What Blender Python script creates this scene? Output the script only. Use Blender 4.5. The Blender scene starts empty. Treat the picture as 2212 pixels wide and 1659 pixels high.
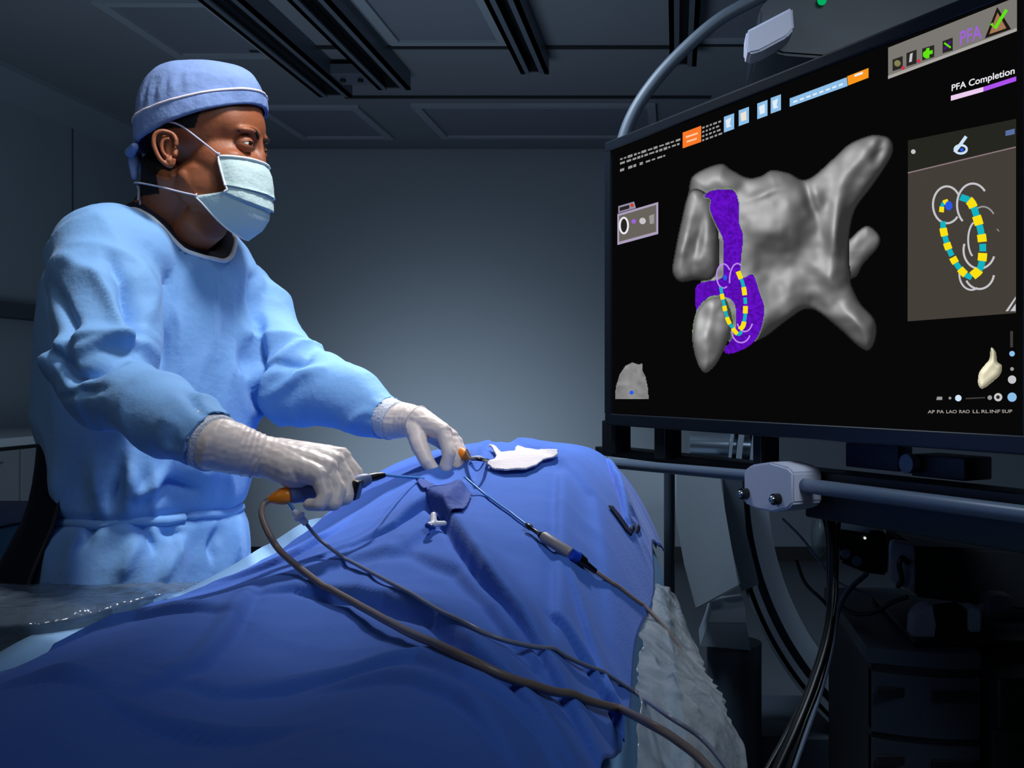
import bpy, bmesh, math, random
import numpy as np
from mathutils import Vector, Matrix, noise

random.seed(7)
C = bpy.context.scene.collection
scene = bpy.context.scene

# ------------------------------------------------------------------ camera
F = 2300.0; CX = 1460.0; CY = 825.0; CZ = 1.26      # focal length in px, principal point, eye height
cam_d = bpy.data.cameras.new('camera'); cam = bpy.data.objects.new('camera', cam_d); C.objects.link(cam)
cam.location = (0, 0, CZ); cam.rotation_euler = (math.pi/2, 0, 0)
cam_d.sensor_width = 36; cam_d.lens = 36*F/2212
cam_d.shift_x = -(CX-1106)/2212; cam_d.shift_y = -(829.5-CY)/2212*-1*-1
cam_d.clip_start = 0.02; cam_d.clip_end = 60
scene.camera = cam

# ------------------------------------------------------------------ world, lights, exposure
w = bpy.data.worlds.new('room_ambience'); scene.world = w; w.use_nodes = True
w.node_tree.nodes['Background'].inputs[0].default_value = (0.30, 0.45, 0.62, 1)
w.node_tree.nodes['Background'].inputs[1].default_value = 0.045
scene.view_settings.view_transform = 'Standard'; scene.view_settings.look = 'None'
scene.view_settings.exposure = 0; scene.view_settings.gamma = 1; scene.view_settings.use_curve_mapping = False

def aim(o, tgt):
    d = Vector(tgt) - o.location
    o.rotation_euler = d.to_track_quat('-Z', 'Y').to_euler()
def area(name, loc, tgt, size, power, col, sy=None, spread=180):
    l = bpy.data.lights.new(name, 'AREA'); l.energy = power; l.size = size; l.color = col
    if sy: l.shape = 'RECTANGLE'; l.size_y = sy
    l.spread = math.radians(spread)
    o = bpy.data.objects.new(name, l); o.location = loc; aim(o, tgt); C.objects.link(o); return o
def spot(name, loc, tgt, power, col, ang, blend=1, rad=.2):
    l = bpy.data.lights.new(name, 'SPOT'); l.energy = power; l.color = col
    l.spot_size = math.radians(ang); l.spot_blend = blend; l.shadow_soft_size = rad
    o = bpy.data.objects.new(name, l); o.location = loc; aim(o, tgt); C.objects.link(o); return o
# surgical key lamp over the access site, a softer one on the operator's chest side, dim washes and added fills
spot('operating_lamp', (-.10, 1.30, 2.85), (-.78, 1.68, 1.36), 150, (1, .97, .95), 36, 1, .14)
spot('operating_lamp', (-1.15, .75, 2.75), (-.82, 1.62, 1.45), 6, (.92, .96, 1), 40, 1, .14)
spot('operating_lamp', (-.40, 2.55, 2.6), (-.34, 1.72, 1.05), 165, (.97, .98, 1), 37, 1, .07)
spot('wall_wash', (-1.7, 5.6, .30), (-1.55, 7.5, .50), 125, (.80, .90, 1), 96, 1, .3)  # added spot near the floor, no fixture, brightens the lower back wall
spot('wall_wash', (-2.6, 2.6, 2.5), (-3.6, 5.6, 1.5), 26, (.74, .88, 1), 90, 1, .4)
area('ceiling_wash', (-1.2, 3.6, .9), (-1.3, 5.2, 2.9), 1.2, 14, (.72, .86, 1))
area('room_fill', (.9, .4, 2.7), (.55, 3.1, .8), .8, 13, (.72, .86, 1), spread=110)
area('c_arm_fill', (-.7, 2.7, 2.7), (.35, 3.3, .7), .5, 10.5, (.74, .87, 1), spread=100)  # added, unseen fill that brightens the C-arm cover
area('room_fill', (-1.5, -.5, 2.2), (-.7, 1.6, 1.1), 1.0, 1.3, (.85, .92, 1), spread=120)

# ------------------------------------------------------------------ helpers
def P(px, py, Y): return Vector(((px-CX)*Y/F, Y, CZ-(py-CY)*Y/F))
def S2L(c):
    c = c/255.0
    return c/12.92 if c <= .04045 else ((c+.055)/1.055)**2.4
def rgb(r, g, b): return (S2L(r), S2L(g), S2L(b), 1)

MATS = {}
def mat(name, col, rough=.6, metal=0, bump=0, bscale=40, var=0, vscale=6, trans=0, alpha=1, emit=0, spec=.5, sheen=0, sss=0, coat=0):
    if name in MATS: return MATS[name]
    m = bpy.data.materials.new(name); m.use_nodes = True; nt = m.node_tree; N = nt.nodes; L = nt.links
    b = N['Principled BSDF']
    b.inputs['Base Color'].default_value = col
    b.inputs['Roughness'].default_value = rough; b.inputs['Metallic'].default_value = metal
    b.inputs['Specular IOR Level'].default_value = spec
    b.inputs['Alpha'].default_value = alpha
    b.inputs['Transmission Weight'].default_value = trans
    b.inputs['Sheen Weight'].default_value = sheen
    b.inputs['Coat Weight'].default_value = coat
    if sss: b.inputs['Subsurface Weight'].default_value = sss; b.inputs['Subsurface Scale'].default_value = .01
    tc = N.new('ShaderNodeTexCoord')
    if var:
        n = N.new('ShaderNodeTexNoise'); n.inputs['Scale'].default_value = vscale; n.inputs['Detail'].default_value = 5
        L.new(tc.outputs['Object'], n.inputs['Vector'])
        mr = N.new('ShaderNodeMapRange'); mr.inputs[3].default_value = 1-var; mr.inputs[4].default_value = 1+var
        L.new(n.outputs['Fac'], mr.inputs[0])
        mx = N.new('ShaderNodeVectorMath'); mx.operation = 'SCALE'; mx.inputs[0].default_value = col[:3]
        L.new(mr.outputs[0], mx.inputs['Scale']); L.new(mx.outputs[0], b.inputs['Base Color'])
    if bump:
        n2 = N.new('ShaderNodeTexNoise'); n2.inputs['Scale'].default_value = bscale; n2.inputs['Detail'].default_value = 4
        L.new(tc.outputs['Object'], n2.inputs['Vector'])
        bp = N.new('ShaderNodeBump'); bp.inputs['Strength'].default_value = bump; bp.inputs['Distance'].default_value = .01
        L.new(n2.outputs['Fac'], bp.inputs['Height']); L.new(bp.outputs[0], b.inputs['Normal'])
    if emit:
        b.inputs['Emission Color'].default_value = col; b.inputs['Emission Strength'].default_value = emit
    MATS[name] = m; return m
def glow(name, col, s=1.0):
    if name in MATS: return MATS[name]
    m = bpy.data.materials.new(name); m.use_nodes = True; nt = m.node_tree
    for n in list(nt.nodes):
        if n.type != 'OUTPUT_MATERIAL': nt.nodes.remove(n)
    e = nt.nodes.new('ShaderNodeEmission'); e.inputs[0].default_value = col; e.inputs[1].default_value = s
    nt.links.new(e.outputs[0], nt.nodes['Material Output'].inputs[0]); MATS[name] = m; return m

def link(name, me, m, parent=None, smooth=True):
    o = bpy.data.objects.new(name, me); C.objects.link(o)
    if m is not None: me.materials.append(m)
    if parent is not None: o.parent = parent
    if smooth:
        for p in me.polygons: p.use_smooth = True
    return o
def obj(name, bm, m, parent=None, smooth=False, autos=None):
    me = bpy.data.meshes.new(name); bmesh.ops.recalc_face_normals(bm, faces=bm.faces); bm.to_mesh(me); bm.free()
    o = link(name, me, m, parent, smooth)
    if autos:
        for p in me.polygons: p.use_smooth = True
        me.set_sharp_from_angle(angle=math.radians(autos))
    return o
def raw(name, verts, faces, m, parent=None, smooth=True):
    me = bpy.data.meshes.new(name); me.from_pydata([tuple(v) for v in verts], [], faces); me.update()
    return link(name, me, m, parent, smooth)
def tag(o, label=None, cat=None, group=None, kind=None):
    if label: o['label'] = label
    if cat: o['category'] = cat
    if group: o['group'] = group
    if kind: o['kind'] = kind
    return o
def empty(name, loc, label, cat, group=None):
    # children are built in world coordinates; the parent inverse keeps them there
    o = bpy.data.objects.new(name, None); C.objects.link(o); o.location = loc; o.empty_display_size = .05
    return tag(o, label, cat, group)
ROOTS = []
def adopt(root, *objs):
    for o in objs:
        o.parent = root
        o.matrix_parent_inverse = Matrix.Translation(root.location).inverted()
    return objs[0] if len(objs) == 1 else objs

def bx(bm, lo, hi, bevel=0, M=None):
    r = bmesh.ops.create_cube(bm, size=1); vs = r['verts']
    for v in vs:
        v.co = Vector([(lo[i]+hi[i])/2 + v.co[i]*(hi[i]-lo[i]) for i in range(3)])
    if bevel:
        es = list({e for v in vs for e in v.link_edges})
        rr = bmesh.ops.bevel(bm, geom=es, offset=bevel, segments=3, affect='EDGES', profile=.6)
        vs = list({v for f in rr['faces'] for v in f.verts} | {v for v in vs if v.is_valid})
    if M is not None:
        for v in set(vs): v.co = M @ v.co
    return bm
def frame_at(t):
    t = t.normalized(); u = Vector((0, 0, 1)) if abs(t.z) < .9 else Vector((1, 0, 0))
    a = t.cross(u).normalized(); b = a.cross(t).normalized(); return a, b
def smooth_path(pts, n=8):
    pts = [Vector(p) for p in pts]
    if len(pts) < 3: return pts
    q = [pts[0]*2-pts[1]] + pts + [pts[-1]*2-pts[-2]]; out = []
    for i in range(1, len(q)-2):
        for k in range(n):
            t = k/n; a, b, c, d = q[i-1], q[i], q[i+1], q[i+2]
            out.append(.5*((2*b)+(c-a)*t+(2*a-5*b+4*c-d)*t*t+(3*b-a-3*c+d)*t**3))
    out.append(pts[-1]); return out
def tube(bm, pts, r, seg=12, cap=True):
    """round tube through points; r number or list of radii or (a,b) pairs"""
    n = len(pts); pts = [Vector(p) for p in pts]
    prev = None; rings = []
    for i, p in enumerate(pts):
        t = (pts[min(i+1, n-1)]-pts[max(i-1, 0)])
        if t.length < 1e-9: t = Vector((0, 0, 1))
        t.normalize()
        if prev is None: a, b = frame_at(t)
        else:
            a = prev - t*prev.dot(t); a.normalize(); b = a.cross(t).normalized()
        prev = a
        rr = r[min(i, len(r)-1)] if isinstance(r, (list, tuple)) else r
        ra, rb = rr if isinstance(rr, (list, tuple)) else (rr, rr)
        rings.append([bm.verts.new(p + a*(ra*math.cos(2*math.pi*k/seg)) + b*(rb*math.sin(2*math.pi*k/seg))) for k in range(seg)])
    for i in range(n-1):
        for k in range(seg):
            bm.faces.new((rings[i][k], rings[i][(k+1) % seg], rings[i+1][(k+1) % seg], rings[i+1][k]))
    if cap:
        bm.faces.new(rings[0][::-1]); bm.faces.new(rings[-1])
    return bm
def rad_path(rs, npts, n):
    out = []
    for i in range(len(rs)-1):
        for k in range(n):
            a_, b_ = rs[i], rs[i+1]
            out.append(tuple(p+(q-p)*k/n for p, q in zip(a_, b_)) if isinstance(a_, tuple) else a_+(b_-a_)*k/n)
    out.append(rs[-1]); return out
def ball(bm, c, r, M=None, sub=3):
    rr = bmesh.ops.create_icosphere(bm, subdivisions=sub, radius=1)
    for v in rr['verts']:
        q = Vector((v.co.x*r[0]+c[0], v.co.y*r[1]+c[1], v.co.z*r[2]+c[2]))
        v.co = M @ q if M is not None else q
    return bm
def capsule(bm, pts, rs, M=None):
    """chain of tapering round segments with ball joints (to be fused)"""
    pts = [M @ Vector(p) if M is not None else Vector(p) for p in pts]
    for i, p in enumerate(pts): ball(bm, p, (rs[i],)*3, None, 2)
    for i in range(len(pts)-1): tube(bm, [pts[i], pts[i+1]], [rs[i], rs[i+1]], 16)
    return bm
def fuse(bm, voxel, smooth=4, fac=.5):
    me = bpy.data.meshes.new('tmp'); bm.to_mesh(me); bm.free()
    o = bpy.data.objects.new('tmp', me); C.objects.link(o)
    m = o.modifiers.new('r', 'REMESH'); m.mode = 'VOXEL'; m.voxel_size = voxel; m.adaptivity = 0
    if smooth:
        s = o.modifiers.new('s', 'SMOOTH'); s.iterations = smooth; s.factor = fac
    dg = bpy.context.evaluated_depsgraph_get(); dg.update()
    out = bpy.data.meshes.new_from_object(o.evaluated_get(dg))
    bpy.data.objects.remove(o); bpy.data.meshes.remove(me)
    return out
def getv(me):
    a = np.empty(len(me.vertices)*3); me.vertices.foreach_get('co', a); return a.reshape(-1, 3)
def getn(me):
    a = np.empty(len(me.vertices)*3); me.vertex_normals.foreach_get('vector', a); return a.reshape(-1, 3)
def setv(me, a): me.vertices.foreach_set('co', np.ascontiguousarray(a).ravel()); me.update()
def prism(bm, poly, depth_vec):
    a = [bm.verts.new(p) for p in poly]; b = [bm.verts.new(Vector(p)+Vector(depth_vec)) for p in poly]; n = len(a)
    bm.faces.new(a); bm.faces.new(b[::-1])
    for i in range(n): bm.faces.new((a[i], b[i], b[(i+1) % n], a[(i+1) % n]))
    return bm
# numpy value noise
_rng = np.random.RandomState(3); _perm = _rng.rand(64, 64, 64)
def vnoise(p):
    i = np.floor(p).astype(int); f = p-i; f = f*f*(3-2*f); r = 0
    for dx in (0, 1):
        for dy in (0, 1):
            for dz in (0, 1):
                wgt = (f[:, 0] if dx else 1-f[:, 0])*(f[:, 1] if dy else 1-f[:, 1])*(f[:, 2] if dz else 1-f[:, 2])
                r = r + wgt*_perm[(i[:, 0]+dx) % 64, (i[:, 1]+dy) % 64, (i[:, 2]+dz) % 64]
    return r*2-1
def sstep(a, b, x):
    t = np.clip((x-a)/(b-a), 0, 1); return t*t*(3-2*t)
def segdist(pts, poly):
    """distance & side & arclength fraction of 2-D pts to a polyline"""
    best = np.full(len(pts), 1e9); side = np.zeros(len(pts)); par = np.zeros(len(pts))
    poly = np.array(poly, float); L = np.linalg.norm(np.diff(poly, axis=0), axis=1); tot = L.sum(); acc = 0
    for i in range(len(poly)-1):
        a = poly[i]; d = poly[i+1]-a; t = np.clip(((pts-a)@d)/(d@d), 0, 1)
        q = pts-(a+t[:, None]*d); dd = np.hypot(q[:, 0], q[:, 1]); cr = d[0]*q[:, 1]-d[1]*q[:, 0]
        k = dd < best; best[k] = dd[k]; side[k] = np.sign(cr[k]); par[k] = (acc+t[k]*L[i])/tot; acc += L[i]
    return best, side, par
def proj(a): return np.stack([CX+a[:, 0]*F/a[:, 1], CY+(CZ-a[:, 2])*F/a[:, 1]], 1)
# ------------------------------------------------------------------ the room
m_wall = mat('wall_paint', rgb(128, 142, 156), .75, var=.04, vscale=3, bump=.02)
m_wall_l = mat('left_wall_panel', rgb(120, 136, 150), .6, var=.04)
m_ceil = mat('ceiling_paint', rgb(118, 128, 140), .8, var=.05, vscale=2)
m_ceil2 = mat('ceiling_frame', rgb(138, 150, 164), .6)
m_rail = mat('rail_metal', rgb(88, 100, 116), .45, .3)
m_raild = mat('rail_recess', rgb(14, 18, 24), .5)
m_floor = mat('vinyl_floor', rgb(92, 100, 110), .35, var=.08, vscale=1.5)
XL, XR, YB, ZC = -3.6, 3.6, 7.5, 2.9
def slab(name, lo, hi, m):
    bm = bmesh.new(); bx(bm, lo, hi); o = obj(name, bm, m); o['kind'] = 'structure'; return o
slab('floor', (XL-.2, -2.2, -.12), (XR+.2, YB+.2, 0), m_floor)
slab('ceiling', (XL-.2, -2.2, ZC), (XR+.2, YB+.2, ZC+.12), m_ceil)
slab('wall_back', (XL-.2, YB, 0), (XR+.2, YB+.15, ZC), m_wall)
slab('wall_right', (XR, -2.2, 0), (XR+.15, YB, ZC), m_wall)
slab('wall_front', (XL, -2.2, 0), (XR, -2.05, ZC), m_wall)
wl = slab('wall_left', (XL-.15, -2.2, 0), (XL, YB, ZC), m_wall_l)
# cove between left wall and ceiling
bm = bmesh.new(); prism(bm, [(XL, -2.05, ZC), (XL+.16, -2.05, ZC), (XL+.16, -2.05, ZC-.03), (XL, -2.05, ZC-.13)], (0, YB+2.05, 0))
obj('trim_1', bm, m_wall_l)['kind'] = 'structure'
slab('baseboard_back', (XL, YB-.015, 0), (XR, YB, .1), m_raild)
# wall panel seams on the left wall
for i, y in enumerate((4.2, 6.35)):
    slab('trim_%d' % (i+2), (XL, y-.006, 1.62), (XL+.004, y+.006, ZC-.13), mat('seam', rgb(60, 70, 82), .8))
# ceiling seams
sm = mat('seam_dark', rgb(26, 32, 40), .8)
for i, (x0, x1, y) in enumerate(((-1.9, -.02, 5.2), (.1, 2.0, 5.16), (-1.9, .2, 6.11), (-2.1, -1.9, 5.25))):
    slab('trim_%d' % (i+4), (x0, y-.014, ZC-.012), (x1, y+.014, ZC), sm)
# recessed ceiling panels
def cpanel(x0, x1, y0, y1, lab):
    r = empty('ceiling_panel', ((x0+x1)/2, (y0+y1)/2, ZC-.02), lab, 'ceiling panel')
    bm = bmesh.new(); t = .05
    bx(bm, (x0, y0, ZC-.022), (x1, y0+t, ZC)); bx(bm, (x0, y1-t, ZC-.022), (x1, y1, ZC))
    bx(bm, (x0, y0+t, ZC-.022), (x0+t, y1-t, ZC)); bx(bm, (x1-t, y0+t, ZC-.022), (x1, y1-t, ZC))
    adopt(r, obj('frame', bm, m_ceil2))
    bm = bmesh.new(); bx(bm, (x0+t, y0+t, ZC-.008), (x1-t, y1-t, ZC-.0005))
    adopt(r, obj('diffuser', bm, mat('dim_diffuser', rgb(112, 120, 136), .5)))
cpanel(-2.50, -1.99, 4.55, 5.34, 'unlit square ceiling panel left of the double rail, nearest the camera')
cpanel(-2.50, -1.88, 6.30, 7.12, 'small unlit ceiling panel above and right of the blue cap')
cpanel(-1.56, -.12, 6.26, 7.10, 'wide unlit ceiling panel beyond the rails, left of the screen')
cpanel(-1.37, -.80, 4.2, 5.13, 'unlit ceiling panel between the double rail and the single rail')
cpanel(.06, .9, 4.2, 5.1, 'unlit ceiling panel above the curved grey hose')
# ceiling rails
def rail(x0, x1, yend, lab, y0=1.5):
    r = empty('ceiling_rail', ((x0+x1)/2, y0, ZC), lab, 'ceiling rail')
    bm = bmesh.new(); t = .022
    bx(bm, (x0, y0, ZC-.10), (x0+t, yend, ZC-.001)); bx(bm, (x1-t, y0, ZC-.10), (x1, yend, ZC-.001))
    bx(bm, (x0, y0, ZC-.10), (x0+.045, yend, ZC-.09)); bx(bm, (x1-.045, y0, ZC-.10), (x1, yend, ZC-.09))
    adopt(r, obj('channel', bm, m_rail))
    bm = bmesh.new(); bx(bm, (x0+t, y0, ZC-.03), (x1-t, yend-.01, ZC-.002)); adopt(r, obj('track', bm, m_raild))
    bm = bmesh.new(); bx(bm, (x0+t, yend-.02, ZC-.09), (x1-t, yend, ZC-.03)); adopt(r, obj('end_stop', bm, m_raild))
    return r
rail(-1.93, -1.75, 5.76, 'dark ceiling rail, left one of the pair above the capped head')
rail(-1.57, -1.40, 5.62, 'grey ceiling rail, right one of the pair above the capped head')
rail(-.775, -.635, 5.33, 'single dark ceiling rail in the middle of the ceiling')
rail(-.03, .10, 5.2, 'short dark ceiling rail just left of the grey hose')
r = empty('rail_bridge', (-1.66, 5.55, ZC), 'dark cross plate joining the two ceiling rails at their far end', 'ceiling bracket')
bm = bmesh.new(); bx(bm, (-1.75, 5.38, ZC-.085), (-1.57, 5.58, ZC-.03), .006); adopt(r, obj('plate', bm, m_rail))
for dx in (-.05, .04):
    bm = bmesh.new(); tube(bm, [(-1.66+dx, 5.47, ZC-.1), (-1.66+dx, 5.47, ZC-.085)], .014, 16); adopt(r, obj('bolt', bm, m_raild))
# left wall cupboards
m_cab = mat('cabinet_laminate', rgb(122, 132, 142), .55, var=.03); m_cabd = mat('cabinet_gap', rgb(18, 22, 28), .8)
m_top = mat('counter_edge', rgb(170, 182, 192), .4)
for i, (y0, y1, lab) in enumerate(((3.8, 5.35, 'grey wall cupboard high on the left wall, nearest the camera'), (5.36, 6.9, 'grey wall cupboard high on the left wall, behind the shoulder'))):
    r = empty('wall_cupboard', (XL+.0, (y0+y1)/2, 1.6), lab, 'cupboard')
    bm = bmesh.new(); bx(bm, (XL+.002, y0, 1.60), (XL+.10, y1, 1.68), .004); adopt(r, obj('light_pelmet', bm, mat('pelmet', rgb(52, 60, 70), .7)))
for i, (y0, y1, lab) in enumerate(((3.6, 4.9, 'grey base cabinet under the counter at the left edge'), (4.91, 6.6, 'grey base cabinet beside the gown back, under the counter'))):
    r = empty('base_cabinet', (XL+.3, (y0+y1)/2, 0), lab, 'cabinet')
    bm = bmesh.new(); bx(bm, (XL+.002, y0, .002), (XL+.56, y1, .968)); adopt(r, obj('body', bm, m_cabd))
    n = 3; wdt = (y1-y0)/n
    for k in range(n):
        for (z0, z1, nm) in ((.10, .66, 'door'), (.67, .95, 'drawer')):
            bm = bmesh.new(); bx(bm, (XL+.56, y0+k*wdt+.004, z0), (XL+.58, y0+(k+1)*wdt-.004, z1), .003)
            d = adopt(r, obj(nm, bm, m_cab))
            bm = bmesh.new(); yc = y0+(k+.5)*wdt; tube(bm, [(XL+.6, yc-.06, z1-.05), (XL+.6, yc+.06, z1-.05)], .005, 8)
            h = obj('handle', bm, m_rail); adopt(d, h); h.matrix_parent_inverse = Matrix.Identity(4)
bm = bmesh.new(); bx(bm, (XL+.002, 3.6, .97), (XL+.62, 6.6, 1.01), .006)
tag(obj('worktop', bm, m_top, autos=30), 'pale grey counter top running along the left wall', 'counter')
# blue covered stool / basin by the left edge
def zw(px, py, Y): return P(px, py, Y)
r = empty('linen_trolley', (-2.18, 3.2, 0), 'low trolley with a dark blue cover at the left edge behind the gown', 'trolley')
bm = bmesh.new()
bx(bm, (-2.35, 3.0, .12), (-1.96, 3.45, .84), .03); adopt(r, obj('blue_cover', bm, mat('dark_blue_cover', rgb(40, 92, 132), .6, bump=.3, bscale=12, var=.2), autos=40))
bm = bmesh.new(); bx(bm, (-2.36, 2.99, .84), (-1.95, 3.46, .875), .01); adopt(r, obj('tray_top', bm, mat('tray', rgb(70, 82, 120), .5), autos=30))
for sx in (-2.33, -1.98):
    for sy in (3.03, 3.42):
        bm = bmesh.new(); tube(bm, [(sx, sy-.014, .04), (sx, sy+.014, .04)], .04, 16); bx(bm, (sx-.008, sy-.008, .05), (sx+.008, sy+.008, .13)); adopt(r, obj('castor', bm, m_raild))

# ------------------------------------------------------------------ table, sheets, drape
Z0 = .98
CREASES = []     # (points in xy, height, width open side, width steep side)
def ground(px, py, z=1.0):
    Y = (CZ-z)*F/(py-CY); return ((px-CX)*Y/F, Y)
def xleft(y): return -.665 + np.interp(y, [.6, 1.0, 1.3, 1.5, 1.8, 2.1, 2.4], [0, -.0, -.02, .02, .055, .06, .06])
def base_z(x, y):
    yl = y-.32*np.clip((-.36-x)/.24, 0, 1); S = sstep(1.0, 1.80, yl); dec = np.clip((y-1.92)/.45, 0, 1)**1.6*.17
    q = np.clip(1-((x+.275)/.385)**2, 0, 1)**.62
    z = Z0 + .168*S*q - dec*q
    # two low ridges of the legs near the camera
    leg = np.exp(-((x+.50)/.085)**2)+np.exp(-((x+.22)/.09)**2)
    z = z + .028*leg*(1-sstep(1.15, 1.6, y))
    # drop over the near (right) side of the table
    d = np.clip((x+.17)/.13, 0, 9)
    z = z - .12*d**2.0*np.where(d < 1, 1, 1)
    z = z - .02*np.clip((xleft(y)+.05-x)/.05, 0, 1)
    return z
def crease(pxs, h, w1, w2, z=1.0): CREASES.append(([ground(a, b, z) for a, b in pxs], h, w1, w2))
crease([(755, 1238), (850, 1232), (925, 1216), (975, 1240), (1050, 1305), (1200, 1390), (1330, 1440)], .016, .030, .004, 1.01)
crease([(540, 1332), (640, 1322), (740, 1335), (840, 1352), (950, 1400), (1030, 1462), (1180, 1520), (1330, 1560)], .013, .030, .005, .99)
crease([(1185, 1378), (1270, 1398), (1350, 1415), (1400, 1375)], .014, .02, .004, .98)
crease([(0, 1512), (120, 1535), (245, 1562)], .009, .02, .004, .98)
crease([(220, 1572), (330, 1600), (480, 1625), (650, 1645)], .009, .02, .004, .98)
crease([(225, 1575), (320, 1535), (430, 1480), (490, 1420), (545, 1335)], .007, .012, .006, .98)
crease([(350, 1508), (480, 1520), (700, 1500), (910, 1500), (1010, 1540), (1180, 1560), (1260, 1610), (1290, 1659)], .008, .03, .006, .98)
crease([(60, 1400), (180, 1370), (300, 1365), (390, 1382), (520, 1400)], .008, .02, .005, .98)
crease([(700, 1520), (850, 1535), (1000, 1580), (1150, 1660)], .007, .03, .006, .98)
crease([(960, 1100), (1010, 1060), (1060, 1010), (1085, 985)], .003, .012, .006, 1.10)
crease([(1215, 1075), (1212, 1140), (1205, 1230)], .006, .014, .006, 1.08)
crease([(1215, 1205), (1290, 1260), (1390, 1325)], .007, .012, .004, 1.04)
crease([(1315, 1100), (1355, 1150), (1375, 1140)], .016, .02, .003, 1.03)
crease([(1090, 1010), (1150, 1060), (1290, 1090), (1350, 1180)], .006, .03, .01, 1.08)
crease([(640, 1200), (760, 1185), (860, 1190), (960, 1165), (1040, 1100)], .006, .025, .01, 1.05)
crease([(880, 1290), (1000, 1330), (1120, 1420), (1290, 1470), (1390, 1500)], .007, .025, .006, .99)
crease([(470, 1262), (600, 1255), (700, 1235), (760, 1220)], .008, .02, .006, .99)
def drape_z(x, y):
    x = np.atleast_1d(np.asarray(x, float)); y = np.atleast_1d(np.asarray(y, float))
    z = base_z(x, y)
    pts = np.stack([x, y], 1)
    for poly, h, w1, w2 in CREASES:
        d, s, t = segdist(pts, poly)
        ww = np.where(pts[:, 1] < 0, w1, np.where(s > 0, w1, w2))
        env = np.sin(np.pi*np.clip(t, .02, .98))**.6
        hh = h*env*(1+.10*np.sin(t*11+h*900))
        z = z + 1.2*hh*np.exp(-(d/ww)**2) - .55*hh*np.exp(-((s*d+w2*2.2)/(w2*1.3))**2)*(t > .001)*(t < .999)
    a = np.stack([x*3.2+y*1.3, y*7-x*2.2, x*0+.5], 1)
    z = z + .006*vnoise(a+3) 
    b = np.stack([x*9-y*4, y*16+x*7, x*0+2.5], 1)
    z = z + .0032*(1-np.abs(vnoise(b))*2)*.6
    c = np.stack([x*22+y*12, y*30-x*18, x*0+5.5], 1)
    z = z + .0012*vnoise(c)
    # puckered pocket of cloth round the access site
    dx, dy = (x+.335), (y-1.60)
    rr = np.sqrt((dx/.036)**2+(dy/.075)**2)
    z = z - .020*np.exp(-(rr/1.0)**4)
    return z
def drape_hit(px, py, off=0.0):
    Y = np.arange(.62, 2.25, .002); X = (px-CX)*Y/F; Z = CZ-(py-CY)*Y/F
    d = Z-drape_z(X, Y)-off; k = np.where(d < 0)[0]
    i = k[0] if len(k) else int(np.argmin(d))
    return Vector((X[i], Y[i], Z[i]))
m_drape = mat('blue_drape_cloth', rgb(70, 112, 202), .85, bump=.10, bscale=260, var=.05, vscale=9, spec=.15, sheen=.1)
m_sheet = mat('pale_blue_sheet', rgb(138, 184, 228), .7, bump=.2, bscale=14, var=.05)
m_under = mat('lower_blue_sheet', rgb(66, 110, 170), .7, bump=.3, bscale=14, var=.08)
# patient table
t = empty('operating_table', (-.35, 1.4, 0), 'operating table under the sheets, its padded top barely showing', 'operating table')
bm = bmesh.new(); bx(bm, (-.62, .5, .80), (-.10, 2.25, .86), .015); adopt(t, obj('table_top', bm, mat('carbon_top', rgb(26, 28, 32), .4), autos=30))
bm = bmesh.new(); bx(bm, (-.60, .52, .86), (-.12, 2.23, .90), .02); adopt(t, obj('mattress', bm, mat('black_vinyl', rgb(22, 22, 26), .5), autos=30))
bm = bmesh.new(); bx(bm, (-.50, 1.6, .07), (-.22, 2.1, .80), .03); adopt(t, obj('pedestal', bm, m_cab, autos=30))
bm = bmesh.new(); bx(bm, (-.62, 1.2, .0), (-.1, 2.3, .07), .02); adopt(t, obj('base', bm, m_cab, autos=30))
# pale sheet: lies over the table, wider than the drape, hangs on both sides
def sheet_profile(y, n=60):
    pts = []
    xl = float(xleft(y))-.080 + .01*math.sin(y*9)+.006*math.sin(y*23); xr = -.035
    zt = float(base_z(np.array([xl+.06]), np.array([y]))[0])-.006
    for k in range(8):                       # left hang
        f = k/7; pts.append((xl-.012+.012*f + .008*math.sin(y*30+f*2)*(1-f), y, zt-.34*(1-f)**1.0))
    for k in range(1, 25):
        x = xl+(xr-xl)*k/25
        z = float(base_z(np.array([x]), np.array([y]))[0])
        pts.append((x, y, z-.030 + .030*max(0, 1-(x-xl)/.13)))
    for k in range(1, 17):
        f = k/16; pts.append((xr+.004+.055*f+.010*math.sin(y*26+f*3)*f, y+.004*math.sin(f*9), -.03+float(base_z(np.array([xr]), np.array([y]))[0])-.45*f))
    return pts
ys = np.linspace(.55, 2.28, 150); V = []; Fc = []
for y in ys: V += sheet_profile(float(y))
n = len(sheet_profile(1.0))
for i in range(len(ys)-1):
    for k in range(n-1): Fc.append((i*n+k, i*n+k+1, (i+1)*n+k+1, (i+1)*n+k))
sh = raw('table_sheet', V, Fc, m_sheet)
sd = sh.modifiers.new('t', 'SOLIDIFY'); sd.thickness = .0015
tag(sh, 'pale blue under sheet edging the dark blue drape and hanging off the table', 'sheet')
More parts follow.
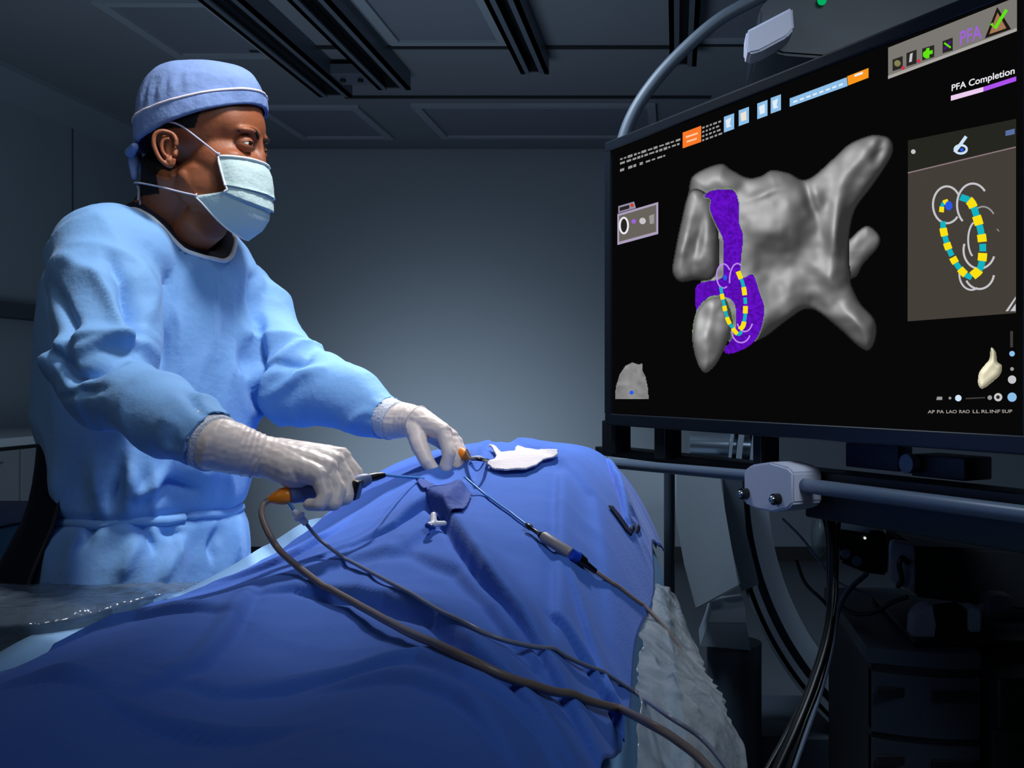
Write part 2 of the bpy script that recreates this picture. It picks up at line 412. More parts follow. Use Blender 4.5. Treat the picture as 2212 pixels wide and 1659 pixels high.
# dark blue drape
nx, ny = 230, 430; ys = np.linspace(.56, 2.30, ny); V = []; Fc = []
US = np.linspace(0, 1, nx)
for y in ys:
    xl = float(xleft(y)) + .006*math.sin(y*17) + .004*math.sin(y*41)
    xr = -.040 - .03*sstep(1.5, .8, y) + .006*math.sin(y*13)+ .012*math.exp(-((y-2.0)/.25)**2)
    xs = xl+(xr-xl)*US
    zs = drape_z(xs, np.full(nx, y)) + .004
    V += list(zip(xs, [y]*nx, zs))
V = np.array(V)
for i in range(ny-1):
    for k in range(nx-1): Fc.append((i*nx+k, i*nx+k+1, (i+1)*nx+k+1, (i+1)*nx+k))
dr = raw('surgical_drape', V, Fc, m_drape)
sd = dr.modifiers.new('t', 'SOLIDIFY'); sd.thickness = .002; sd.offset = 1
tag(dr, 'royal blue surgical drape covering the patient, wrinkled and mounded', 'drape')
# patient under the drape (torso and legs as one smooth body)
bm = bmesh.new()
for sx in (-.42, -.22):
    capsule(bm, [(sx, .75, .940), (sx, 1.15, .944), (sx*.85-.04, 1.45, .950)], [.038, .040, .044])
ball(bm, (-.30, 1.72, .985), (.19, .30, .083)); ball(bm, (-.30, 1.95, .992), (.18, .22, .088))
pm = fuse(bm, .012, 6)
pt = link('body', pm, mat('skin_under_drape', rgb(180, 140, 120), .6))
pr = empty('person', (-.30, 1.5, .90), 'patient lying on the table, wholly covered by the blue drape', 'person'); adopt(pr, pt)

# clear plastic covers
def plastic(name, col, alpha, rough=.12):
    m = mat(name, col, rough, alpha=alpha, bump=.9, bscale=22, spec=.9)
    return m
m_pl = plastic('clear_plastic_film', rgb(180, 190, 198), .36)
m_pld = plastic('clear_plastic_dark', rgb(96, 112, 128), .55)
def crumple(V, amp, s, seed=0):
    a = np.array([tuple(v) for v in V]); q = a*np.array((s, s, s*.38))+seed
    r = 1-2*np.abs(vnoise(q)); r2 = 1-2*np.abs(vnoise(q*2.3+9)); r3 = vnoise(q*.5+4)
    nrm = np.stack([vnoise(q*.4+1)*.4+.7, vnoise(q*.4+7)*.4-.5, vnoise(q*.4+13)*.4+.4], 1)
    return a+nrm*(amp*(r*.6+r2*.35+r3))[:, None]
def patch(rows, nu, nv, name, m, amp, s, parent=None, seed=0, solid=.0008):
    """surface lofted through rows of points"""
    R = [smooth_path(r_, 10) for r_ in rows]
    def at(path, f):
        x = f*(len(path)-1); i = min(int(x), len(path)-2); return path[i].lerp(path[i+1], x-i)
    cols = []
    for j in range(nu+1):
        cols.append(smooth_path([at(p, j/nu) for p in R], 10))
    V = []
    for i in range(nv+1):
        for j in range(nu+1): V.append(at(cols[j], i/nv))
    V = crumple(V, amp, s, seed) if amp else V
    Fc = [(i*(nu+1)+j, i*(nu+1)+j+1, (i+1)*(nu+1)+j+1, (i+1)*(nu+1)+j) for i in range(nv) for j in range(nu)]
    o = raw(name, V, Fc, m, parent)
    if solid: md = o.modifiers.new('t', 'SOLIDIFY'); md.thickness = solid
    return o
pc = patch([[P(1397, 1262, 1.62), P(1427, 1262, 1.66), P(1462, 1290, 1.72), P(1472, 1340, 1.75)],
            [P(1362, 1330, 1.45), P(1422, 1340, 1.47), P(1472, 1370, 1.52), P(1497, 1400, 1.55)],
            [P(1380, 1400, 1.30), P(1432, 1420, 1.34), P(1482, 1440, 1.40), P(1517, 1450, 1.44)],
            [P(1374, 1520, 1.16), P(1432, 1520, 1.20), P(1512, 1520, 1.26), P(1562, 1530, 1.32)],
            [P(1362, 1700, 1.02), P(1432, 1710, 1.06), P(1532, 1710, 1.12), P(1612, 1710, 1.18)],
            [P(1352, 1900, .98), P(1422, 1910, 1.02), P(1512, 1910, 1.08), P(1582, 1910, 1.14)]], 90, 150, 'plastic_cover', m_pl, .011, 20)
tag(pc, 'crumpled clear plastic cover hanging off the near right side of the table', 'plastic cover')
pl = patch([[P(-60, 1262, 1.48), P(120, 1262, 1.50), P(300, 1262, 1.52), P(430, 1258, 1.50)],
            [P(-60, 1300, 1.36), P(120, 1296, 1.38), P(270, 1288, 1.42), P(400, 1272, 1.47)],
            [P(-60, 1345, 1.27), P(100, 1335, 1.30), P(230, 1312, 1.36), P(340, 1290, 1.43)],
            [P(-60, 1420, 1.27), P(100, 1402, 1.30), P(230, 1370, 1.36), P(330, 1330, 1.43)],
            [P(-60, 1720, 1.29), P(100, 1700, 1.32), P(230, 1670, 1.38), P(330, 1630, 1.45)]], 90, 90, 'plastic_sheet', m_pld, .008, 22, seed=5)
tag(pl, 'smoky clear plastic sheet over the left table side, below the gown skirt', 'plastic sheet')
r = empty('side_rail', (-.80, 1.3, .90), 'dark accessory rail along the far left table side under plastic', 'rail')
bm = bmesh.new(); bx(bm, (-.745, .9, .80), (-.725, 1.42, .83), .003); adopt(r, obj('bar', bm, m_raild))
for yy in (.95, 1.4):
    bm = bmesh.new(); bx(bm, (-.735, yy-.01, .81), (-.615, yy+.01, .825)); adopt(r, obj('bracket', bm, m_raild))

# gauze on the drape
def flat_thing(name, outline, m, off, thick, bumpy, lab, cat, z=1.1):
    """cloth piece cut to an outline (photo outline laid on the drape surface)"""
    pts = [drape_hit(a, b, off) for a, b in outline]
    xy = np.array([(p.x, p.y) for p in pts]); lo = xy.min(0)-.004; hi = xy.max(0)+.004; h = .0013
    xs = np.arange(lo[0], hi[0], h); yy = np.arange(lo[1], hi[1], h); X, Yg = np.meshgrid(xs, yy)
    q = np.stack([X.ravel(), Yg.ravel()], 1); ins = np.zeros(len(q), bool); n = len(xy)
    for i in range(n):
        a, b = xy[i], xy[(i+1) % n]
        c = ((a[1] > q[:, 1]) != (b[1] > q[:, 1])) & (q[:, 0] < (b[0]-a[0])*(q[:, 1]-a[1])/(b[1]-a[1]+1e-12)+a[0]); ins ^= c
    Zg = drape_z(q[:, 0], q[:, 1])+off+.004+bumpy*(1-2*np.abs(vnoise(np.stack([q[:, 0]*40, q[:, 1]*24, q[:, 0]*0+1.5], 1))))
    bm = bmesh.new(); vs = {}
    W = len(xs); insg = ins.reshape(X.shape)
    for i in range(X.shape[0]-1):
        for j in range(W-1):
            if insg[i, j]:
                f = []
                for (a, b) in ((i, j), (i, j+1), (i+1, j+1), (i+1, j)):
                    kk = a*W+b
                    if kk not in vs: vs[kk] = bm.verts.new((X[a, b], Yg[a, b], Zg[kk]))
                    f.append(vs[kk])
                bm.faces.new(f)
    o = obj(name, bm, m, smooth=True)
    md = o.modifiers.new('t', 'SOLIDIFY'); md.thickness = thick; md.offset = 1
    tag(o, lab, cat); return o
flat_thing('gauze', [(1050, 1012), (1068, 1000), (1072, 992), (1055, 970), (1082, 984), (1110, 986), (1116, 974), (1135, 980), (1170, 982), (1203, 983), (1204, 993), (1190, 999), (1172, 1003), (1158, 1015), (1135, 1024), (1090, 1026), (1066, 1020)],
           mat('white_gauze', rgb(232, 222, 226), .9, bump=.3, bscale=200), .008, .003, .002, 'crumpled white gauze lying on top of the blue drape', 'gauze')
flat_thing('fold_shade_patch', [(897, 1042), (930, 1050), (1000, 1052), (1018, 1075), (1000, 1108), (972, 1126), (940, 1118), (922, 1088)],  # dark patch painting in the shade of the folded drape
           mat('fold_shade_blue', rgb(36, 68, 150), .8, bump=.3, bscale=60), .0065, .001, .0007, 'darker blue patch painted as shade in the drape fold below the pinching hand', 'painted shade')
flat_thing('drape_dark_strip', [(1312, 1098), (1322, 1098), (1362, 1148), (1380, 1140), (1382, 1150), (1362, 1162), (1350, 1150)],  # dark navy strip laid along a drape crease
           mat('navy_strip', rgb(16, 28, 62), .6), .0065, .001, .0005, 'dark hooked strip on the drape slope at its far right', 'dark_strip')
# ------------------------------------------------------------------ the operator
PH = math.radians(-36); FW = Vector((math.cos(PH), math.sin(PH), 0)); LF = Vector((-math.sin(PH), math.cos(PH), 0))
def sub(parent, *objs):
    for o in objs: o.parent = parent; o.matrix_parent_inverse = Matrix.Identity(4)
    return objs[0] if len(objs) == 1 else objs
m_skin = mat('brown_skin', rgb(152, 88, 56), .52, var=.10, vscale=30, bump=.06, bscale=160, spec=.5, sss=.05)
m_gown = mat('gown_fabric', rgb(120, 170, 226), .72, bump=.10, bscale=120, var=.03, spec=.25, sheen=.1)
m_cuff = mat('white_knit', rgb(205, 210, 222), .9, bump=.4, bscale=300)
m_glove = mat('latex_glove', rgb(222, 208, 202), .42, bump=.05, bscale=60, spec=.45, sss=.04)
m_navy = mat('navy_scrub', rgb(14, 20, 44), .9)
m_cap = mat('cap_fabric', rgb(130, 158, 214), .8, bump=.25, bscale=60, var=.04, spec=.2)
m_mask = mat('mask_fabric', rgb(196, 222, 224), .75, bump=.15, bscale=220, spec=.2)
m_strap = mat('mask_strap', rgb(196, 196, 214), .8)
m_hair = mat('black_hair', rgb(20, 16, 16), .9, bump=1, bscale=400)
doc = empty('person', (-.88, 1.76, 0), 'standing operator in pale blue gown, blue cap, mask and latex gloves facing the screen', 'person')

# ---- head, neck and shoulders: one continuous surface
HO = Vector((-.7535, 1.68, 1.612)); HY = math.radians(1)
MH = Matrix.Translation(HO) @ Matrix.Rotation(HY, 4, 'Z')
def H(x, y, z): return MH @ Vector((x, y, z))
bm = bmesh.new()
ball(bm, (.010, 0, .058), (.090, .073, .080), MH, 4)
ball(bm, (.044, 0, .050), (.058, .062, .058), MH, 4)
ball(bm, (.044, 0, -.008), (.056, .060, .060), MH, 4)
ball(bm, (.046, 0, -.052), (.050, .050, .046), MH, 4)
ball(bm, (.077, 0, -.086), (.024, .026, .022), MH)
for s in (-1, 1):
    ball(bm, (.064, .040*s, -.008), (.025, .022, .018), MH)
    ball(bm, (.085, .022*s, .036), (.018, .028, .009), MH)
    ball(bm, (.022, .034*s, -.044), (.046, .026, .040), MH)
    capsule(bm, [(.0, .052*s, -.036), (.026, .044*s, -.072), (.072, .020*s, -.090)], [.010, .012, .014], MH)
    ball(bm, (.094, .009*s, -.022), (.010, .008, .008), MH)
capsule(bm, [(.094, 0, .030), (.098, 0, .008), (.0970, 0, -.016)], [.008, .0085, .0090], MH)
ball(bm, (.090, 0, -.050), (.014, .024, .010), MH)
nb = Vector((-.862, 1.765, 1.47))
n0 = H(-.022, 0, -.01)
mid = n0.lerp(nb, .5)+Vector((.012, 0, 0))
tube(bm, [n0, n0.lerp(mid, .5)+Vector((.004, 0, 0)), mid, mid.lerp(nb, .6), nb, nb+Vector((-.01, 0, -.06))], [.060, .060, .061, .067, .080, .088], 28)
# throat
tube(bm, [H(.03, 0, -.06), H(.012, 0, -.10), nb+FW*.024+Vector((0, 0, -.01)), nb+FW*.040+Vector((0, 0, -.06))], [.034, .034, .034, .034], 20)
for s in (-1, 1):  # trapezius, sternomastoid, clavicle and shoulders
    sv = Vector((-.045, .16, 0))*s if s > 0 else Vector((.03, -.16, 0))*1
    tube(bm, [mid+Vector((-.03, .02*s, -.01)), nb+Vector((-.02, .06*s, .0)), nb+Vector((-.015, .11*s, -.035))], [.03, .045, .045], 18)
    tube(bm, [H(-.012, .045*s, -.03), nb+Vector((.06, .012*s, -.01))], [.013, .012], 12)
ball(bm, nb+FW*.004+Vector((0, 0, -.092)), (.080, .115, .095))
body_me = fuse(bm, .0026, 6, .5)
a = getv(body_me); nrm = getn(body_me)
MI = np.array(MH.inverted()); loc = a@MI[:3, :3].T+MI[:3, 3]
def push(c, r, d):
    global a
    q = (loc-np.array(c))/np.array(r); g = np.exp(-(q*q).sum(1)); a = a+nrm*(g*d)[:, None]
for s in (-1, 1):
    push((.095, .029*s, .016), (.018, .019, .013), -.0125)
    push((.062, .060*s, .020), (.018, .02, .02), -.003)
    push((.09, .05*s, -.002), (.012, .012, .006), .0015)
setv(body_me, a)
body = link('body', body_me, m_skin); adopt(doc, body)
# eyelids and ears are part of the skin surface, eyes are parts
bmx = bmesh.new(); bmx.from_mesh(body_me)
for s in (-1, 1):
    c = (.0830, .0300*s, .0165); R = .0138
    yaw = math.radians(18*s)
    for up in (1, -1):
        N1, N2 = 18, 6; g = []
        for i in range(N1+1):
            az = math.radians(-96+192*i/N1); row = []
            el0 = math.radians((17 if up > 0 else -12))*max(0, math.cos(az*1.35) if abs(az) < 1.16 else 0)
            for j in range(N2+1):
                el = el0 + up*math.radians(55)*j/N2
                rr = R*(1+.05*math.sin(j/N2*3.1))
                v = Vector((math.cos(el)*math.cos(az), math.cos(el)*math.sin(az), math.sin(el)))*rr
                v = Matrix.Rotation(yaw, 3, 'Z') @ v
                row.append(bmx.verts.new(H(c[0]+v.x, c[1]+v.y, c[2]+v.z)))
            g.append(row)
        for i in range(N1):
            for j in range(N2): bmx.faces.new((g[i][j], g[i+1][j], g[i+1][j+1], g[i][j+1]))
    # ear: helix rim, antihelix, concha bowl, lobe
    def E(u, v, o=0): return H(-.009+u*.80-o*.10, s*(.0730+o+.006*max(0, -u/.02)), -.004+v*.80)
    e = bmesh.new()
    rim = [(.014, .008), (.014, .020), (.006, .031), (-.008, .034), (-.019, .026), (-.021, .010), (-.016, -.008), (-.008, -.022), (.002, -.030), (.008, -.026), (.010, -.016)]
    pr_ = smooth_path([E(u, v, .008+.004*(u < 0)) for u, v in rim], 5)
    tube(e, pr_, .0034, 10)
    anti = smooth_path([E(u, v, .008) for u, v in ((.002, .022), (-.008, .018), (-.011, .006), (-.008, -.006), (0, -.014), (.006, -.013))], 5)
    tube(e, anti, .0028, 8)
    capsule(e, [E(.010, .0, .004), E(.011, -.008, .006)], [.0040, .0036])
    capsule(e, [E(.002, -.020, .008), E(.003, -.027, .007)], [.0058, .0050])
    # bowl behind
    tube(e, [E(-.004, .028, .002), E(-.007, .012, -.001), E(-.004, -.006, -.001), E(.002, -.022, .002)], [(.004, .009), (.005, .013), (.005, .011), (.004, .006)], 14)
    em = fuse(e, .0012, 3, .4); bmx.from_mesh(em); bpy.data.meshes.remove(em)
bmx.to_mesh(body_me); bmx.free()
for p in body_me.polygons: p.use_smooth = True
m_eye = mat('eye_white', rgb(225, 215, 208), .15, spec=.7)
m_iris = mat('dark_iris', rgb(26, 14, 10), .1, spec=.8)
for s in (-1, 1):
    c = Vector((.0830, .0300*s, .0165)); bm = bmesh.new(); ball(bm, c, (.0126,)*3, MH, 3)
    ey = adopt(doc, obj('eye', bm, m_eye, smooth=True))
    bm = bmesh.new(); g = Vector((math.cos(-.28), math.sin(-.28), .0)); ball(bm, c+g*.0070, (.0066, .0066, .0066), MH, 3)
    sub(ey, obj('iris', bm, m_iris, smooth=True))
    bm = bmesh.new()
    br = smooth_path([H(.098, .012*s, .030), H(.0995, .024*s, .037), H(.092, .038*s, .039), H(.080, .048*s, .033)], 5)
    tube(bm, br, rad_path([(.002, .003), (.0026, .0042), (.0022, .0035), (.001, .0015)], 0, 5), 8); adopt(doc, obj('eyebrow', bm, m_hair, smooth=True))
# short hair below the cap (shell over the skull)
def head_shell(name, m, inside, off, parent):
    src = bmesh.new(); src.from_mesh(body_me)
    src.verts.ensure_lookup_table(); kill = []
    for v in src.verts:
        q = MH.inverted() @ v.co
        if not inside(q): kill.append(v)
    bmesh.ops.delete(src, geom=kill, context='VERTS')
    src.normal_update()
    for v in src.verts: v.co += v.normal*off
    return adopt(parent, obj(name, src, m, smooth=True))
def hair_in(q):
    if abs(q.y) < .02 and q.x > 0: return False
    if q.z > .11: return False
    fx = .024+.42*(q.z-.03)
    if q.x > fx: return False
    if q.z < -.012 and q.x > -.030: return False
    if q.z < .030 and q.x > .022: return False
    if q.x > -.042 and q.z < .032 and abs(q.y) > .03: return False
    return q.z > -.062+(-.25*(q.x+.05) if q.x > -.05 else 0)
head_shell('hair', m_hair, hair_in, .0012, doc)

# ---- cap
def cap_rim(th):
    c, s_ = math.cos(th), math.sin(th)
    x = (.099*c if c > 0 else .086*c); y = .0785*s_
    z = .050+.30*x+(.022*c*c if c < 0 else .004*c) - (.018*(1 if c < 0 else 0)*c*c)
    z = .043+.39*x
    return x, y, z
NT, NZ = 96, 40
def cap_pt(th, f, off=0):
    x, y, z = cap_rim(th); c = math.cos(th)
    top = Vector((-.016, 0, .147))
    g = f
    # superelliptic side rising to a soft flattened crown
    cz = math.sin(g*math.pi/2)**.92; cr = math.cos(g*math.pi/2)**.62
    puff = 1+ (.055*math.sin(g*math.pi)**1.2)*(1.0 if c < 0 else .7)
    if c < 0: puff += .035*(-c)**2*math.sin(min(1, g*1.3)*math.pi)
    zz = z+(top.z-z)*cz
    nz = noise.noise(Vector((th*2.2, g*3.0, 1.3)))*.0035 + .0022*abs(noise.noise(Vector((th*5, g*2.2, 5))))
    gather = .0018*math.sin(th*26)*math.exp(-((g-.33)/.12)**2)*(1 if c < .3 else .3)
    ro = 1+ (nz+gather+off)/.09
    return H(top.x*(1-cr)+x*cr*puff*ro, y*cr*puff*ro, zz + (.006*max(0, c)*math.sin(g*math.pi)))
V = []; Fc = []
for j in range(NZ+1):
    for i in range(NT): V.append(cap_pt(2*math.pi*i/NT, j/NZ*.999))
for j in range(NZ):
    for i in range(NT): Fc.append((j*NT+i, j*NT+(i+1) % NT, (j+1)*NT+(i+1) % NT, (j+1)*NT+i))
cap = raw('surgical_cap', V, Fc, m_cap); adopt(doc, cap)
md = cap.modifiers.new('t', 'SOLIDIFY'); md.thickness = .0015; md.offset = 1
V = []; Fc = []
for j in range(7):
    for i in range(NT): V.append(cap_pt(2*math.pi*i/NT, j/6*.155, .0028))
for j in range(6):
    for i in range(NT): Fc.append((j*NT+i, j*NT+(i+1) % NT, (j+1)*NT+(i+1) % NT, (j+1)*NT+i))
band = raw('cap_band', V, Fc, m_cap); sub(cap, band)
md = band.modifiers.new('t', 'SOLIDIFY'); md.thickness = .002; md.offset = 1
bm = bmesh.new(); pp = [cap_pt(2*math.pi*i/NT, .165, .0045) for i in range(NT+1)]
tube(bm, pp, (.0032, .0022), 8, False); o = obj('piping', bm, mat('white_piping', rgb(236, 228, 238), .8), smooth=True); o['label'] = 'white piping line'; sub(cap, o)
# tie knot and tails at the nape
bm = bmesh.new()
for (y0, dy) in ((-.012, -.012), (.010, .012)):
    capsule(bm, [H(-.098, y0*.3, .006), H(-.096, y0, -.008), H(-.088, y0+dy, -.034)], [.008, .0075, .005])
capsule(bm, [H(-.100, -.012, .008), H(-.092, -.030, .003), H(-.074, -.052, .008)], [.007, .008, .006])
me = fuse(bm, .0022, 4); o = link('cap_tie', me, m_cap); sub(cap, o)

# ---- mask
rows = [(0.104, -0.008, 0.056, 0.0625, -0.009), (0.1095, -0.024, 0.058, 0.0645, -0.02), (0.1125, -0.042, 0.062, 0.0645, -0.036), (0.1132, -0.056, 0.066, 0.064, -0.05), (0.1145, -0.059, 0.0665, 0.0645, -0.0535), (0.11, -0.056, 0.067, 0.0622, -0.0525), (0.112, -0.074, 0.068, 0.062, -0.06), (0.1125, -0.081, 0.064, 0.063, -0.0635), (0.107, -0.077, 0.062, 0.0612, -0.0625), (0.106, -0.096, 0.046, 0.06, -0.065), (0.096, -0.113, 0.032, 0.0585, -0.0665), (0.078, -0.126, 0.02, 0.056, -0.068), (0.074, -0.1275, 0.018, 0.055, -0.0685)]
NU = 48; V = []; Fc = []
def mask_pt(r, u, off=0):
    xf, zf, xs, yw, zs = r; s = abs(u)
    ang = s*math.pi/2
    x = xs+(xf-xs)*(math.cos(ang)**.85 if s < 1 else 0); y = yw*math.sin(ang)**.95*(1 if u > 0 else -1)
    k = s**2.2; z = zf*(1-k)+zs*k
    wr = .0011*noise.noise(Vector((u*5, z*60, 2)))+.0008*noise.noise(Vector((u*14, z*90, 7)))
    return H(x+wr+off, y*(1+wr*8)+ (off if u > 0 else -off)*.6, z)
RS = []
for i in range(len(rows)-1):
    for k in range(3):
        f = k/3; RS.append(tuple(rows[i][q]*(1-f)+rows[i+1][q]*f for q in range(5)))
RS.append(rows[-1])
for r_ in RS:
    for j in range(NU+1): V.append(mask_pt(r_, -1+2*j/NU))
for i in range(len(RS)-1):
    for j in range(NU): Fc.append((i*(NU+1)+j, i*(NU+1)+j+1, (i+1)*(NU+1)+j+1, (i+1)*(NU+1)+j))
mask = raw('surgical_mask', V, Fc, m_mask); adopt(doc, mask)
md = mask.modifiers.new('t', 'SOLIDIFY'); md.thickness = .0014; md.offset = 1
bm = bmesh.new()
tube(bm, [mask_pt(RS[0], -1+2*j/24, .0012) for j in range(25)], .0022, 8)
tube(bm, [mask_pt(RS[-1], -1+2*j/24, .0006) for j in range(25)], .0013, 8)
for sd_ in (-1, 1): tube(bm, [mask_pt(r_, sd_, .0012) for r_ in RS[:22]], (.0024, .0018), 8)
o = obj('edge_binding', bm, mat('mask_edge', rgb(236, 244, 246), .7), smooth=True); sub(mask, o)
for s in (-1, 1):
    bm = bmesh.new()
    pth = smooth_path([H(.058, .064*s, -.007), H(.030, .0705*s, .016), H(.006, .0742*s, .034), H(-.014, .0760*s, .040), H(-.035, .072*s, .038)], 8)
    tube(bm, pth, (.0040, .0014), 8); o = obj('upper_tie', bm, m_strap, smooth=True); sub(mask, o)
    bm = bmesh.new()
    pth = smooth_path([H(.022, .0575*s, -.068), H(-.002, .0625*s, -.063), H(-.030, .064*s, -.056), H(-.062, .055*s, -.049), H(-.083, .034*s, -.044), H(-.091, .006*s, -.042)], 8)
    tube(bm, pth, (.0040, .0014), 8); o = obj('lower_tie', bm, m_strap, smooth=True); sub(mask, o)
bm = bmesh.new()
capsule(bm, [H(-.088, 0, -.046), H(-.088, -.010, -.047)], [.0045, .004]); capsule(bm, [H(-.088, -.008, -.048), H(-.084, -.020, -.068)], [.0028, .002]); capsule(bm, [H(-.088, -.004, -.048), H(-.084, -.014, -.080)], [.0028, .002])
sub(mask, link('tie_knot', fuse(bm, .0012, 2), m_strap))

# ---- gown: torso, skirt and both sleeves fused, then folded
def torso_rings(scale=1.0, zmin=.3):
    spec = [  # z, centre px, Y, half depth, half width
        (1.535, 372, 1.745, .058, .075), (1.515, 362, 1.748, .082, .110), (1.49, 354, 1.75, .102, .148), (1.455, 348, 1.75, .118, .172), (1.41, 340, 1.75, .130, .180), (1.36, 334, 1.75, .138, .180),
        (1.30, 328, 1.75, .143, .178), (1.24, 326, 1.75, .147, .176), (1.18, 328, 1.75, .146, .174), (1.12, 330, 1.75, .139, .168), (1.075, 322, 1.75, .128, .160),
        (1.050, 312, 1.75, .124, .158), (1.030, 304, 1.75, .134, .168), (.98, 290, 1.75, .150, .180), (.90, 276, 1.75, .160, .190), (.70, 262, 1.75, .175, .205), (.45, 258, 1.75, .185, .215), (.38, 258, 1.75, .186, .216)]
    out = []
    for z, px, Y, a_, b_ in spec:
        if z < zmin: continue
        c = Vector(((px-CX)*Y/F, Y, z)); out.append((c, a_*scale, b_*.95*scale))
    return out
def loft(bm, rings, seg=64, power=2.3):
    R = []
    for c, a_, b_ in rings:
        ring = []
        for k in range(seg):
            t_ = 2*math.pi*k/seg; ct, st = math.cos(t_), math.sin(t_)
            r_ = 1/((abs(ct)**power+abs(st)**power)**(1/power))
            ring.append(bm.verts.new(c+FW*(a_*ct*r_)+LF*(b_*st*r_)))
        R.append(ring)
    for i in range(len(R)-1):
        for k in range(seg): bm.faces.new((R[i][k], R[i][(k+1) % seg], R[i+1][(k+1) % seg], R[i+1][k]))
    bm.faces.new(R[0][::-1]); bm.faces.new(R[-1])
S1 = P(226, 545, 1.61); E1 = P(222, 828, 1.46); W1 = P(452, 952, 1.365)
S2 = P(505, 625, 1.90); E2 = P(622, 812, 1.80); W2 = P(842, 905, 1.72)
def arm(bm, S, E, W, r, s=1):
    SE = [S+(E-S)*f for f in (0, .35, .7)]; EW = [E+(W-E)*f for f in (.0, .3, .7, 1)]
    pts = smooth_path(SE+[E+(E-(S+W)/2)*.02]+EW[1:], 6)
    rr = rad_path(r, 0, 6)
    tube(bm, pts, rr[:len(pts)], 32)
bm = bmesh.new(); loft(bm, torso_rings())
arm(bm, S1, E1, W1, [.080, .077, .071, .062, .054, .048, .042])
arm(bm, S2, E2, W2, [.072, .070, .067, .064, .060, .052, .038])
ball(bm, S1+Vector((.01, .01, -.002)), (.084, .088, .078)); ball(bm, S2+Vector((-.006, -.02, -.008)), (.074, .082, .076))
gme = fuse(bm, .0052, 8, .5)
a = getv(gme); nrm = getn(gme)
# nearest arm coordinates
def armco(S, E, W, a):
    out = []
    best = np.full(len(a), 9.); s_ = np.zeros(len(a)); L0 = (E-S).length
    for (A, B, off) in ((S, E, 0), (E, W, L0)):
        A = np.array(A); B = np.array(B); d = B-A; t_ = np.clip(((a-A)@d)/(d@d), 0, 1); dd = np.linalg.norm(a-(A+t_[:, None]*d), axis=1)
        k = dd < best; best[k] = dd[k]; s_[k] = off+t_[k]*np.linalg.norm(d)
    return best, s_
d1, s1 = armco(S1, E1, W1, a); d2, s2 = armco(S2, E2, W2, a)
w1 = (1-sstep(.080, .115, d1))*sstep(.02, .10, s1); w2 = (1-sstep(.072, .105, d2))*sstep(.02, .10, s2)
wt = 1-np.maximum(w1, w2)
def ridge(q): return 1-2.5*np.abs(vnoise(q))**.72
disp = np.zeros(len(a))
# torso: long soft vertical folds, stronger pleats below the waist tie
th = np.arctan2((a-np.array(torso_rings()[8][0]))@np.array(LF), (a-np.array(torso_rings()[8][0]))@np.array(FW))
z = a[:, 2]
q = np.stack([a[:, 0]*9, a[:, 1]*9, z*2.6], 1)
warp = np.stack([vnoise(a*4+3), vnoise(a*4+11), vnoise(a*4+17)], 1)*.35
disp += wt*(.0070*vnoise(q*.8+warp)+.0058*ridge(q*1.4+warp+5)-.001)
sk = 1-sstep(1.00, 1.055, z)
disp += wt*sk*(.012*ridge(np.stack([th*3.1, z*1.2, z*0], 1)+warp*1.2)+.005*ridge(np.stack([th*7, z*2.2, z*0+3], 1)+warp))
wb = np.exp(-((z-1.095)/.045)**2)      # blousing over the tie
disp += wt*wb*(.010*ridge(np.stack([th*3.4, z*9, z*0+8], 1)+warp*2)+.006)
disp -= wt*.008*np.exp(-((z-1.047)/.010)**2)
# sleeves
for wk, sk_, dk, ctr in ((w1, s1, d1, 1), (w2, s2, d2, 2)):
    el = np.exp(-((sk_-.26)/.07)**2); cf = sstep(.42, .50, sk_); sh_ = np.exp(-((sk_-.08)/.07)**2)
    q = np.stack([sk_*13, a[:, 2]*7+a[:, 0]*3, a[:, 1]*7+ctr], 1)
    disp += wk*(.0068*ridge(q+warp*1.6)*(1+1.3*el+.7*cf+.5*sh_)+.0045*vnoise(q*.5+warp+6))
    q = np.stack([sk_*34, a[:, 2]*12, a[:, 1]*12+ctr], 1)
    disp += wk*.0036*ridge(q+warp)*(el+cf+.25)
disp += .0006*vnoise(a*70)
pp = proj(a)
view = np.stack([0-a[:, 0], 0-a[:, 1], CZ-a[:, 2]], 1); view /= np.linalg.norm(view, axis=1)[:, None]
front = sstep(-.05, .3, (nrm*view).sum(1))
def gfold(pxs, h, wa, wb_, near=None, sel=None):
    """a pressed fold: rounded on one side, tight on the other"""
    global disp
    d, s_, t_ = segdist(pp, pxs); ww = np.where(s_ > 0, wa, wb_)
    k = front if sel is None else front*sel
    disp = disp+1.6*k*(h*np.sin(np.pi*np.clip(t_, .03, .97))**.5*np.exp(-(d/ww)**2))
arm1 = sstep(.2, .7, w1); tor = sstep(.3, .8, wt); arm2 = sstep(.2, .7, w2)
gfold([(232, 560), (262, 610), (285, 680), (292, 745)], -.016, 9, 16)
gfold([(205, 585), (240, 640), (262, 700), (285, 760)], .009, 16, 6)
gfold([(105, 620), (150, 700), (130, 780), (150, 830)], -.010, 12, 14)
gfold([(90, 725), (140, 815), (210, 790), (270, 770)], -.012, 8, 14, sel=arm1)
gfold([(130, 760), (190, 745), (250, 725), (300, 735)], .007, 14, 7, sel=arm1)
gfold([(120, 865), (160, 845), (230, 838)], -.006, 8, 8, sel=arm1)
gfold([(395, 850), (425, 880), (455, 925)], -.010, 6, 9, sel=arm1)
gfold([(360, 905), (400, 925), (445, 920)], .006, 9, 6, sel=arm1)
gfold([(345, 670), (352, 730), (350, 800)], -.006, 9, 9, sel=tor)
gfold([(372, 660), (388, 710), (386, 800)], .003, 8, 5, sel=tor)
gfold([(458, 585), (462, 700), (460, 860), (462, 1000)], .003, 6, 3, sel=tor)
gfold([(300, 560), (330, 640), (318, 700)], .006, 14, 12)
gfold([(555, 600), (560, 700), (556, 800), (552, 880)], -.014, 8, 8)
